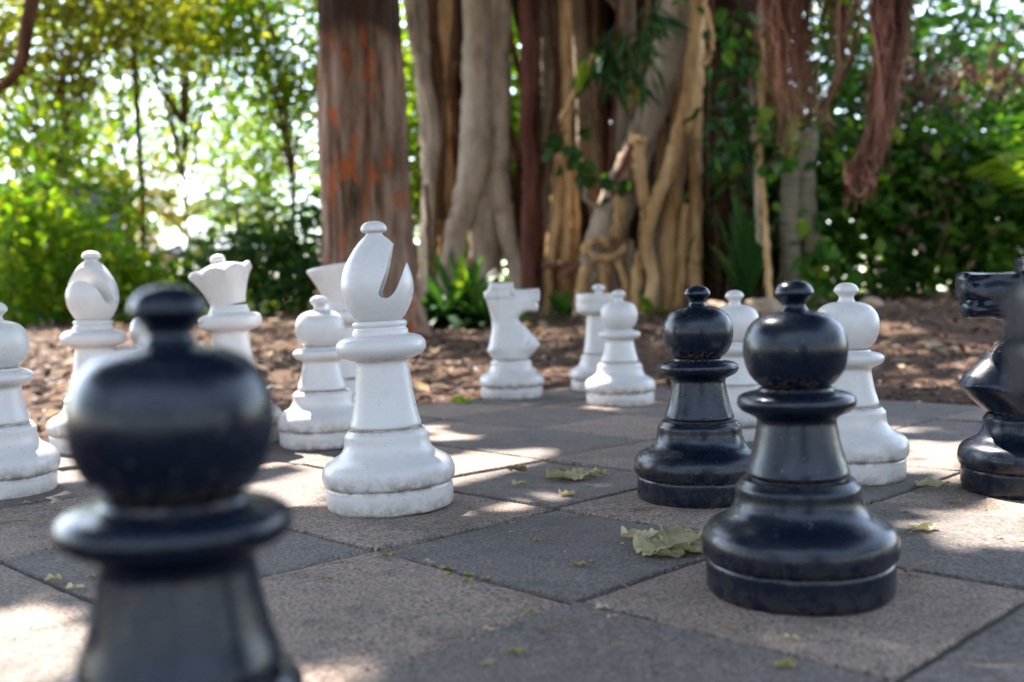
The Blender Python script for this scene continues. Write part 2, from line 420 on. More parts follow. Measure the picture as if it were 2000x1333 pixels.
def bishop_head(parent, mat):
    Vv, F = lathe_np(BISHOP_HEAD, 96)
    h = mesh_np('head', Vv, F, [], None)
    bm = bmesh.new()
    lo = [bm.verts.new((x, -.12, z)) for x, z in SLOT]; hi = [bm.verts.new((x, .12, z)) for x, z in SLOT]
    bm.faces.new(lo); bm.faces.new(hi[::-1])
    for q in range(len(SLOT)):
        bm.faces.new((lo[(q + 1) % len(SLOT)], lo[q], hi[q], hi[(q + 1) % len(SLOT)]))
    bmesh.ops.recalc_face_normals(bm, faces=bm.faces[:])
    cm = bpy.data.meshes.new('slot'); bm.to_mesh(cm); bm.free()
    cut = bpy.data.objects.new('slot', cm); COL.objects.link(cut)
    md = h.modifiers.new('slot', 'BOOLEAN'); md.operation = 'DIFFERENCE'; md.solver = 'EXACT'; md.object = cut
    bv = h.modifiers.new('soft', 'BEVEL'); bv.width = .0016; bv.segments = 2; bv.limit_method = 'ANGLE'; bv.angle_limit = rad(42)
    dg = bpy.context.evaluated_depsgraph_get(); dg.update()
    me = bpy.data.meshes.new_from_object(h.evaluated_get(dg))
    bpy.data.objects.remove(h); bpy.data.objects.remove(cut)
    me.polygons.foreach_set('use_smooth', np.full(len(me.polygons), True)); me.set_sharp_from_angle(angle=rad(35))
    me.materials.clear()
    return link('head', me, mat, parent)
def make_bishop(mat, slot_rot=0):
    root = empty('chess_bishop')
    lathe('base', BASE, mat, root); lathe('stem', BISHOP_STEM, mat, root)
    h = bishop_head(root, mat); h.rotation_euler.z = slot_rot
    lathe('knob', BISHOP_KNOB, mat, h, 64)
    return root

def crown_mesh(r0, z0, r1, z1, ztop, scallop, n=8, seg=128):
    """flared crown with a scalloped or plain rim and a low dome"""
    prof = []
    for t in np.linspace(0, 1, 9): prof.append((r0 + (r1 - r0) * (t ** 1.25), z0 + (z1 - z0) * t, t, 0))
    lip = .007
    for a in np.linspace(20, 160, 5): prof.append((r1 - lip + lip * math.cos(rad(a)), z1 + lip * math.sin(rad(a)), 1, 0))
    for t in np.linspace(.1, 1, 6): prof.append(((r1 - 2 * lip) * (1 - t), z1 + lip * .2 + (ztop - z1) * math.sin(t * math.pi / 2), .0, 1))
    Vs = []; rows = []
    for r, z, k, dome in prof:
        if r < 1e-5: rows.append([len(Vs)]); Vs.append((0, 0, z)); continue
        rows.append(list(range(len(Vs), len(Vs) + seg)))
        for s in range(seg):
            a = 2 * math.pi * s / seg; sc = abs(math.cos(n * a / 2))
            Vs.append((r * math.cos(a), r * math.sin(a), z - scallop * (1 - sc ** .8) * (k ** 4)))
    Fq, Ft = [], []
    for A, B in zip(rows[:-1], rows[1:]):
        for s in range(seg):
            s2 = (s + 1) % seg
            if len(B) == 1: Ft.append((A[s], A[s2], B[0]))
            else: Fq.append((A[s], A[s2], B[s2], B[s]))
    return np.array(Vs), [np.array(Fq), np.array(Ft)]
TALL_STEM = [(0, .1458), (.0590, .1458, 1), (.0638, .1475), (.0650, .152), (.0625, .165), (.0570, .195), (.0530, .230), (.0500, .262), (.0485, .288), (.0490, .2975), (.0540, .3010), (.0690, .3060), (.0800, .3140),
             (.0838, .3240), (.0835, .3340), (.0790, .3425), (.0680, .3475), (.0560, .3490, 1), (.0540, .3520), (.0535, .3575), (.0505, .3600, 1), (.0490, .3625), (.0495, .3680), (.0470, .3700, 1), (0, .3700)]
def make_crowned(mat, queen, tilt):
    root = empty('chess_queen' if queen else 'chess_king')
    lathe('base', BASE, mat, root); lathe('stem', TALL_STEM, mat, root)
    Vv, F = crown_mesh(.0455, .370, .083 if queen else .086, .468 if queen else .474, .484, .013 if queen else .0)
    c = mesh_np('crown', Vv, F, mat, root, sharp=40)
    pv = Vector((0, 0, .370)); R = Matrix.Rotation(tilt[1], 3, 'Y') @ Matrix.Rotation(tilt[0], 3, 'X')
    c.location = pv - R @ pv; c.rotation_euler = R.to_euler()
    if queen:
        lathe('knob', [(0, .482), (.0150, .482), (.0190, .487), (.0200, .493), (.0180, .501), (.0110, .5065), (0, .5085)], mat, c, 64)
    return root

def make_rook(mat):
    root = empty('chess_rook')
    lathe('base', BASE, mat, root)
    lathe('stem', [(0, .1458), (.0590, .1458, 1), (.0618, .1472), (.0628, .151), (.0600, .170), (.0555, .205), (.0520, .240), (.0500, .270), (.0492, .2945, 1), (0, .2945)], mat, root)
    h = lathe('head', [(0, .2940), (.0490, .2940, 1), (.0640, .2970), (.0820, .3050), (.0890, .3120, 1), (.0902, .3180), (.0905, .3400), (.0895, .3425, 1), (.0880, .3440, 1), (.0895, .3455, 1), (.0905, .3480), (.0908, .3720), (.0890, .3775), (.0850, .3795), (.0780, .3800), (0, .3812)], mat, root)
    lathe('knob', [(0, .3800), (.0140, .3805), (.0135, .3850), (.0180, .3915), (.0245, .3970), (.0255, .4010), (.0225, .4085), (.0150, .4135), (.0070, .4155), (0, .4160)], mat, h, 64)
    return root

KN = [(-.0690, .1475), (-.0890, .1770), (-.0800, .2050), (-.0745, .2300), (-.0695, .2600), (-.0690, .2850), (-.0740, .3150), (-.0830, .3480), (-.0885, .3660), (-.0955, .3740), (-.0965, .3930), (-.0800, .4030), (-.0735, .4260), (-.0700, .4290),
      (.0120, .4290), (.0150, .4260), (.0155, .4030), (.0500, .4010), (.1040, .4035), (.1105, .3985), (.1125, .3900), (.1110, .3580), (.1075, .3530), (.1000, .3505), (.1065, .3450), (.1065, .3330), (.1020, .3200), (.0960, .3165), (.0640, .3180), (.0450, .3120), (.0330, .3010), (.0310, .2900), (.0380, .2790),
      (.0560, .2640), (.0720, .2440), (.0900, .2260), (.1010, .2130), (.1095, .1950), (.0880, .1680), (.0660, .1475)]
def knight_head(mat, parent):
    P = np.array(KN)
    bm = bmesh.new()
    f = bm.faces.new([bm.verts.new((x, 0, z)) for x, z in P])
    def cut(co, no):
        bmesh.ops.bisect_plane(bm, geom=bm.verts[:] + bm.edges[:] + bm.faces[:], plane_co=co, plane_no=no, dist=1e-5)
    for x in np.arange(-.0945, .112, .0045): cut((x, 0, 0), (1, 0, 0))
    for z in np.arange(.150, .428, .0045): cut((0, 0, z), (0, 0, 1))
    bm.verts.index_update()
    A = P; B = np.roll(P, -1, 0)
    keep = np.ones(len(P), bool); keep[-1] = False          # the bottom edge sits on the base
    A, B = A[keep], B[keep]
    pts = np.array([(v.co.x, v.co.z) for v in bm.verts])
    d = np.full(len(pts), 9.0)
    for a, b in zip(A, B):
        ab = b - a; t = np.clip(((pts - a) @ ab) / (ab @ ab), 0, 1)
        d = np.minimum(d, np.linalg.norm(pts - a - t[:, None] * ab, axis=1))
    x, z = pts[:, 0], pts[:, 1]
    zz = [.1475, .19, .23, .28, .33, .37, .405, .43]
    Wd = np.interp(z, zz, [.067, .066, .056, .044, .042, .043, .040, .036])
    rb = np.interp(z, zz, [.067, .052, .042, .034, .014, .008, .007, .006])
    hd = np.clip((x - .02) / .05, 0, 1) * np.clip((z - .30) / .02, 0, 1)      # muzzle narrower than the poll
    Wd = Wd - hd * .013
    t = np.clip(d / rb, 0, 1); w = Wd * np.sqrt(np.clip(1 - (1 - t) ** 2, 0, 1))
    def groove(cx, cz, rx, rz, dep):
        return -dep * np.exp(-((x - cx) / rx) ** 2 - ((z - cz) / rz) ** 2)
    inner = np.clip(d / .006, 0, 1)
    m = -.006 * np.exp(-((z - (.3500 + .16 * (x - .09))) / .0022) ** 2) * np.clip((x - .070) / .015, 0, 1)   # mouth slit
    m += -.003 * np.exp(-((z - (.3400 + .22 * (x - .09))) / .0022) ** 2) * np.clip((x - .06) / .02, 0, 1)
    m += .003 * np.exp(-((z - (.3455 + .2 * (x - .09))) / .0022) ** 2) * np.clip((x - .06) / .02, 0, 1) * (.55 + .45 * np.sin(x * 900))   # teeth
    m += groove(.094, .3855, .007, .0065, .010)                              # nostril
    e = ((x - .012) / .0095) ** 2 + ((z - .386) / .0095) ** 2
    m += -.006 * np.exp(-(np.sqrt(e) - 1.35) ** 2 * 6) + .006 * np.clip(1 - e, 0, 1)   # eye in its socket
    m += -.007 * np.exp(-((z - (.392 - .25 * np.abs(x - .055))) / .012) ** 2) * np.clip((x - .02) / .01, 0, 1) * np.clip((.088 - x) / .012, 0, 1)  # cheek hollow
    m += -.006 * np.exp(-((z - .3995) / .004) ** 2) * np.clip((.01 - x) / .01, 0, 1)    # below the ears
    m += -.006 * np.exp(-((z - .366) / .004) ** 2) * np.clip((.02 - x) / .02, 0, 1)
    m += -.006 * np.clip((.262 - np.abs(z - .225) - .22) / .02, 0, 1) * np.clip((x - .04 - (z - .2) * .4) / .008, 0, 1)  # chest facet
    m += -.004 * np.clip((-.045 - x) / .006, 0, 1) * np.clip((z - .2) / .02, 0, 1)      # mane panel
    w = np.maximum(w + m * inner, .0005)
    onb = (d < 1e-5)
    fr = np.where(onb, 0, w)
    tri = [[v.index for v in f.verts] for f in bm.faces]
    bm.free()
    n = len(pts); m2 = {}
    Vs = [(a, -b, c) for a, b, c in zip(x, fr, z)]
    for i in range(n):
        if onb[i] : m2[i] = i
        else: m2[i] = len(Vs); Vs.append((x[i], fr[i], z[i]))
    me = bpy.data.meshes.new('head')
    me.from_pydata(Vs, [], tri + [[m2[i] for i in f][::-1] for f in tri])
    bm = bmesh.new(); bm.from_mesh(me); bmesh.ops.recalc_face_normals(bm, faces=bm.faces[:]); bm.to_mesh(me); bm.free()
    me.polygons.foreach_set('use_smooth', np.full(len(me.polygons), True)); me.set_sharp_from_angle(angle=rad(50))
    return link('head', me, mat, parent)
def make_knight(mat):
    root = empty('chess_knight')
    lathe('base', BASE, mat, root)
    h = knight_head(mat, root)
    # eyes as a part of the head
    for s in (-1, 1):
        Vv, F = lathe_np([(0, 0), (.0075, 0), (.0065, .003), (.0038, .0048), (0, .0055)], 24)
        e = mesh_np('eye', Vv, F, mat, h); e.location = (.012, s * .040, .386); e.rotation_euler = (-s * math.pi / 2, 0, 0)
    return root

def put(root, u, d, label, lean=(0, 0), rz=0.0, group=None, cat='chess pawn', sink=0.0):
    x, y = spot(u, d)
    root.location = (x, y, -sink); root.rotation_euler = (rad(lean[0]), rad(lean[1]), rz)
    return tag(root, label, cat, group)

wp = make_pawn(MAT['white'])
GW = 'white pawns standing on the stone chessboard'
put(wp, 1212, 3.564, 'white pawn standing right in front of the white rook', group=GW, rz=1)
white_pawns = [
    (634, 2.72, 'white pawn just left of the tall white bishop, with the crowned piece behind it', (0, -.5), 0),
    (-6, 2.13, 'white pawn cut by the left edge of the photo, leaning slightly', (0, -3.5), 0),
    (310, 2.82, 'white pawn almost hidden behind the big blurred black pawn', (0, 0), 0),
    (1438, 2.72, 'white pawn half hidden between the two black pawns', (0, 0), .010),
    (1652, 2.09, 'white pawn right behind the nearest sharp black pawn, its foot seam full of dirt', (0, -.6), 0)]
for k, (u, d, lab, lean, sk) in enumerate(white_pawns):
    put(copy_tree(wp), u, d, lab, lean, 2.1 * k + .4, GW, sink=sk)
bp = make_pawn(MAT['black'])
GB = 'black pawns standing on the stone chessboard'
put(bp, 1562, 1.30, 'black pawn sharp in the right foreground beside the large dry leaf', (0, -.6), .3, GB)
put(copy_tree(bp), 1368, 1.905, 'black pawn standing second from the front, left of the sharp black pawn', (0, .3), 1.7, GB)
put(copy_tree(bp), 372, .656, 'black pawn very near the camera, large and blurred', (0, 0), 2.9, GB)

bb = make_bishop(MAT['white'], 0)
GBi = 'white bishops standing on the stone chessboard'
put(bb, 764, 1.895, 'white bishop in the centre, its mitre slot open to the right', (0, -2.0), rad(4), GBi, 'chess bishop')
b2 = copy_tree(bb)
put(b2, 190, 2.72, 'white bishop at left, its mitre slot facing the camera', (0, -.8), rad(-102), GBi, 'chess bishop')
put(make_crowned(MAT['white'], True, (rad(2), rad(-9), 0)), 466, 2.80, 'white queen with scalloped crown set askew, behind the blurred black pawn', (0, -2.2), 0, None, 'chess queen')
put(make_crowned(MAT['white'], False, (0, rad(-8), 0)), 678, 3.12, 'white crowned piece with plain flared rim between the bishop and the pawn', (0, -.8), 0, None, 'chess king')
put(make_rook(MAT['white']), 1173, 4.09, 'white rook with a small knob on its flat top', (0, 0), 0, None, 'chess rook')
put(make_knight(MAT['white']), 1000, 3.87, 'white knight facing right at the far edge of the board', (0, 0), rad(4), None, 'chess knight')
bk = make_knight(MAT['black']); bk.children[1].scale = (1.12, 1, 1)
put(bk, 2008, 1.91, 'black knight facing left, cut by the right edge', (0, 0), rad(176), None, 'chess knight')
rk = make_rook(MAT['black'])
put(rk, 2296, .60, 'black rook very near the camera, a blurred sliver at the right edge', (0, 0), 0, None, 'chess rook')

# ------------------------------------------------------------------ foliage builders
def unit(v): return v / (np.linalg.norm(v, axis=-1, keepdims=True) + 1e-9)
def leaves_geo(C, D, Nn, size, aspect=.5, fold=.25, shape='kite'):
    """leaf blades: base C, direction D, normal hint Nn, length size"""
    n = len(C); D = unit(D); Sd = unit(np.cross(D, Nn)); Nn = unit(np.cross(Sd, D))
    L = size[:, None]; Wd = L * aspect
    if shape == 'kite':
        V = np.stack([C, C + D * L * .45 + Sd * Wd * .5 + Nn * Wd * fold, C + D * L, C + D * L * .45 - Sd * Wd * .5 + Nn * Wd * fold], 1)
        b = np.arange(n)[:, None] * 4
        F = np.concatenate([b + np.array([0, 1, 2]), b + np.array([0, 2, 3])])
        k = 4
    else:
        V = np.stack([C, C + D * L * .15 + Sd * Wd * .42 + Nn * Wd * fold, C + D * L * .6 + Sd * Wd * .46 + Nn * Wd * fold, C + D * L - Nn * L * .08,
                      C + D * L * .6 - Sd * Wd * .46 + Nn * Wd * fold, C + D * L * .15 - Sd * Wd * .42 + Nn * Wd * fold], 1)
        b = np.arange(n)[:, None] * 6
        F = np.concatenate([b + np.array(q) for q in ((0, 1, 2), (0, 2, 3), (0, 3, 4), (0, 4, 5))])
        k = 6
    return V.reshape(-1, 3), F, k
def foliage(name, C, size, mat, parent, aspect=.5, droop=.35, tint=None, shape='kite', fold=.2, tintmul=1.0, up=.8, D=None):
    n = len(C)
    if D is None:
        D = rng.normal(0, 1, (n, 3)); D[:, 2] = D[:, 2] * .5 - droop
    Nn = rng.normal(0, .6, (n, 3)); Nn[:, 2] += up
    V, F, k = leaves_geo(C, D, Nn, size, aspect, fold, shape)
    tn = rng.random(n) * tintmul if tint is None else tint
    return mesh_np(name, V, F, mat, parent, smooth=False, tint=np.repeat(tn, k))
def blob_points(n, centre, radii, clumps, spread=.28, shell=.55):
    """points gathered in clumps through an ellipsoid"""
    c = unit(rng.normal(0, 1, (clumps, 3))) * (shell + (1 - shell) * rng.random((clumps, 1))) ** .6
    k = rng.integers(0, clumps, n)
    p = c[k] + rng.normal(0, spread, (n, 3)) * (.5 + rng.random((n, 1)))
    return np.array(centre) + p * np.array(radii), np.array(centre) + c * np.array(radii)
def tube_geo(P, R, seg=10, rough=0.0, flute=None):
    P = np.asarray(P, float); R = np.asarray(R, float); n = len(P)
    T = unit(np.gradient(P, axis=0)); up = np.array([0, 1, 0.01])
    A = unit(np.cross(T, up)); B = np.cross(A, T)
    th = np.linspace(0, 2 * math.pi, seg, endpoint=False)
    rr = np.ones((n, seg))
    if flute is not None: rr = rr + flute[0] * np.cos(flute[1] * th[None] + flute[2])
    if rough: rr = rr + rng.normal(0, rough, (n, seg))
    V = P[:, None] + (R[:, None] * rr)[..., None] * (np.cos(th)[None, :, None] * A[:, None] + np.sin(th)[None, :, None] * B[:, None])
    a = np.arange(n * seg).reshape(n, seg); b = np.roll(a, -1, 1)
    F = np.stack([a[:-1], b[:-1], b[1:], a[1:]], -1).reshape(-1, 4)
    V = V.reshape(-1, 3)
    return V, F
def resample(P, k):
    P = np.asarray(P, float); n = len(P); t = np.linspace(0, n - 1, k); i = np.clip(t.astype(int), 0, n - 2); f = (t - i)[:, None]
    g = lambda j: P[np.clip(j, 0, n - 1)]
    p0, p1, p2, p3 = g(i - 1), g(i), g(i + 1), g(i + 2)
    return .5 * (2 * p1 + (p2 - p0) * f + (2 * p0 - 5 * p1 + 4 * p2 - p3) * f ** 2 + (3 * p1 - p0 - 3 * p2 + p3) * f ** 3)
class Geo:
    def __init__(s): s.V, s.Q, s.T, s.t, s.n = [], [], [], [], 0
    def add(s, V, F, tint=.5):
        (s.Q if F.shape[1] == 4 else s.T).append(F + s.n); s.V.append(V); s.n += len(V)
        s.t.append(np.full(len(V), tint) if np.isscalar(tint) else np.asarray(tint))
    def build(s, name, mat, parent=None, smooth=True, sharp=None):
        fs = [np.concatenate(x) for x in (s.Q, s.T) if x]
        return mesh_np(name, np.concatenate(s.V), fs, mat, parent, smooth, np.concatenate(s.t), sharp)

def tree(name, base, height, spread, crown_c, crown_r, n, clumps, lmat, label, cat='tree', group=None, leaf=.11, bmat=None, lean=(0, 0), r0=.09, aspect=.5, droop=.35, spreadk=.26, shell=.45, parts='trunk'):
    root = empty(name, base, label, cat, group)
    b = np.array(base)
    C, cl = blob_points(n, np.array(crown_c) - b, crown_r, clumps, spreadk, shell)
    C = C[C[:, 2] > .02]
    foliage('crown' if parts == 'trunk' else 'foliage', C, leaf * (.6 + .8 * rng.random(len(C))), lmat, root, aspect, droop)
    g = Geo(); top = np.array(crown_c) - b + np.array([0, 0, crown_r[2] * .3])
    path = resample([(0, 0, -.15), top * .35 + rng.normal(0, .05, 3) * height * .2, top * .7 + rng.normal(0, .05, 3) * height * .2, top], 14)
    g.add(*tube_geo(path, np.linspace(r0, r0 * .25, 14) * (.32 if r0 > .04 else 1), 8))
    for c in cl[::2]:
        s = path[rng.integers(4, 12)]
        g.add(*tube_geo(resample([s, (s + c) / 2 + rng.normal(0, .06, 3) * height * .3, c], 7), np.linspace(r0 * .22, r0 * .06, 7), 5))
    g.build(parts if parts != 'trunk' else 'trunk', bmat or MAT['brown'], root)
    return root
def frond_geo(g, base, out, length, arch, nl, leaf, w, tint, drop=.5):
    """pinnate frond: rachis and leaflets"""
    out = np.array(out, float); h = unit(np.array([out[0], out[1], 0])); pts = []
    for t in np.linspace(0, 1, 12):
        pts.append(np.array(base) + h * length * t * (1 - .15 * t) * math.cos(math.atan2(out[2], 1)) + np.array([0, 0, out[2] * length * t - arch * length * t * t]))
    pts = np.array(pts); g.add(*tube_geo(pts, np.linspace(.018, .004, 12) * (length / 1.5), 5), tint)
    T = unit(np.gradient(pts, axis=0))
    ts = np.linspace(.12, 1, nl); i = np.clip((ts * 11).astype(int), 0, 10); f = (ts * 11 - i)[:, None]
    C = pts[i] * (1 - f) + pts[i + 1] * f; Tt = T[i]
    side = unit(np.cross(Tt, [0, 0, 1.0]))
    for s in (-1, 1):
        D = unit(side * s + Tt * .55 + np.array([0, 0, -drop]) + rng.normal(0, .08, (nl, 3)))
        L = leaf * np.sin(np.clip(ts * 1.05, .1, 1) * math.pi * .93) ** .6 + .03
        V, F, k = leaves_geo(C, D, np.cross(D, Tt) * s + np.array([0, 0, .2]), L, w, .15)
        g.add(V, F, np.clip(np.repeat(tint + rng.normal(0, .1, nl), k), 0, 1))
def palm(name, base, trunk_h, nf, length, lmat, label, group=None, cat='palm', tr=.07, leaf=.4, w=.09, dead=0, elev=(-.2, .9), tint=.5, nl=34):
    root = empty(name, base, label, cat, group)
    g = Geo(); g.add(*tube_geo(resample([(0, 0, -.1), (.03, 0, trunk_h * .5), (0, .02, trunk_h)], 12), np.linspace(tr * 1.15, tr * .85, 12), 12))
    g.build('trunk', MAT['ring'], root)
    for k in range(nf):
        a = 2.4 * k + rng.normal(0, .25); e = elev[0] + (elev[1] - elev[0]) * (k + .5) / nf
        f = Geo(); frond_geo(f, (0, 0, trunk_h), (math.cos(a), math.sin(a), e), length * (.8 + .4 * rng.random()), .45 + .2 * rng.random(), nl, leaf, w, tint + .25 * rng.normal())
        f.build('frond', lmat, root, smooth=False)
    for k in range(dead):
        a = 2.4 * k + 1; f = Geo(); frond_geo(f, (0, 0, trunk_h - .05), (math.cos(a) * .5, math.sin(a) * .5, -.7), length * .8, .3, nl, leaf * .8, w * .8, .6)
        o = f.build('frond', L_DEAD, root, smooth=False); o['label'] = 'dead beige frond'
    return root

# ------------------------------------------------------------------ big tree trunk behind the bishop
def build_trunk():
    D0 = 7.6
    p = at(722, 650, D0); bz = float(terrain(p[0], p[1]))
    root = empty('tree', (float(p[0]), D0, bz), 'thick shaggy trunk with rusty peeling patches behind the bishop', 'tree')
    nz, seg = 260, 180
    zs = np.linspace(-.15, 4.6, nz); th = np.linspace(0, 2 * math.pi, seg, endpoint=False)
    R = .312 + .015 * np.sin(zs * 1.3) + .25 * np.exp(-(zs + .15) / .28) * .55 - .01 * zs
    cx = .0 - .028 * (zs - 1.0) * .35
    Z, T = np.meshgrid(zs, th, indexing='ij'); rr = np.repeat(R[:, None], seg, 1)
    disp = np.zeros_like(rr)
    for i in range(nz):
        for j in range(seg):
            v = Vector((math.cos(th[j]) * 6.0, math.sin(th[j]) * 6.0, zs[i] * 1.1))
            disp[i, j] = .5 * mnoise.noise(v) + .35 * mnoise.noise(v * 2.3) + .25 * abs(mnoise.noise(Vector((v.x * 2.2, v.y * 2.2, v.z * 1.5))))
    flare = np.exp(-np.clip(Z, 0, 9) / .35)
    rr = rr + disp * .030 + flare * .07 * np.cos(4 * T + .6)
    V = np.stack([cx[:, None] + rr * np.cos(T), rr * np.sin(T), Z], -1).reshape(-1, 3)
    a = np.arange(nz * seg).reshape(nz, seg); b = np.roll(a, -1, 1)
    F = np.stack([a[:-1], b[:-1], b[1:], a[1:]], -1).reshape(-1, 4)
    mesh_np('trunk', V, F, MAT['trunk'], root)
    g = Geo()
    limbs = []
    for k in range(9):
        an = k * 2.1; e = np.array([math.cos(an) * 1.6, 1.9 + abs(math.sin(an)) * 1.6, 7.0 + .5 * math.sin(k)])
        g.add(*tube_geo(resample([(0, 0, 4.4), e * [.4, .4, 1] * np.array([1, 1, .8]), e], 9), np.linspace(.2, .04, 9), 8)); limbs.append(e)
    g.build('limbs', MAT['trunk'], root)
    C = np.concatenate([l + rng.normal(0, .55, (260, 3)) for l in limbs])
    foliage('crown', C, .12 * (.6 + .8 * rng.random(len(C))), L_GREEN, root, .42)
build_trunk()

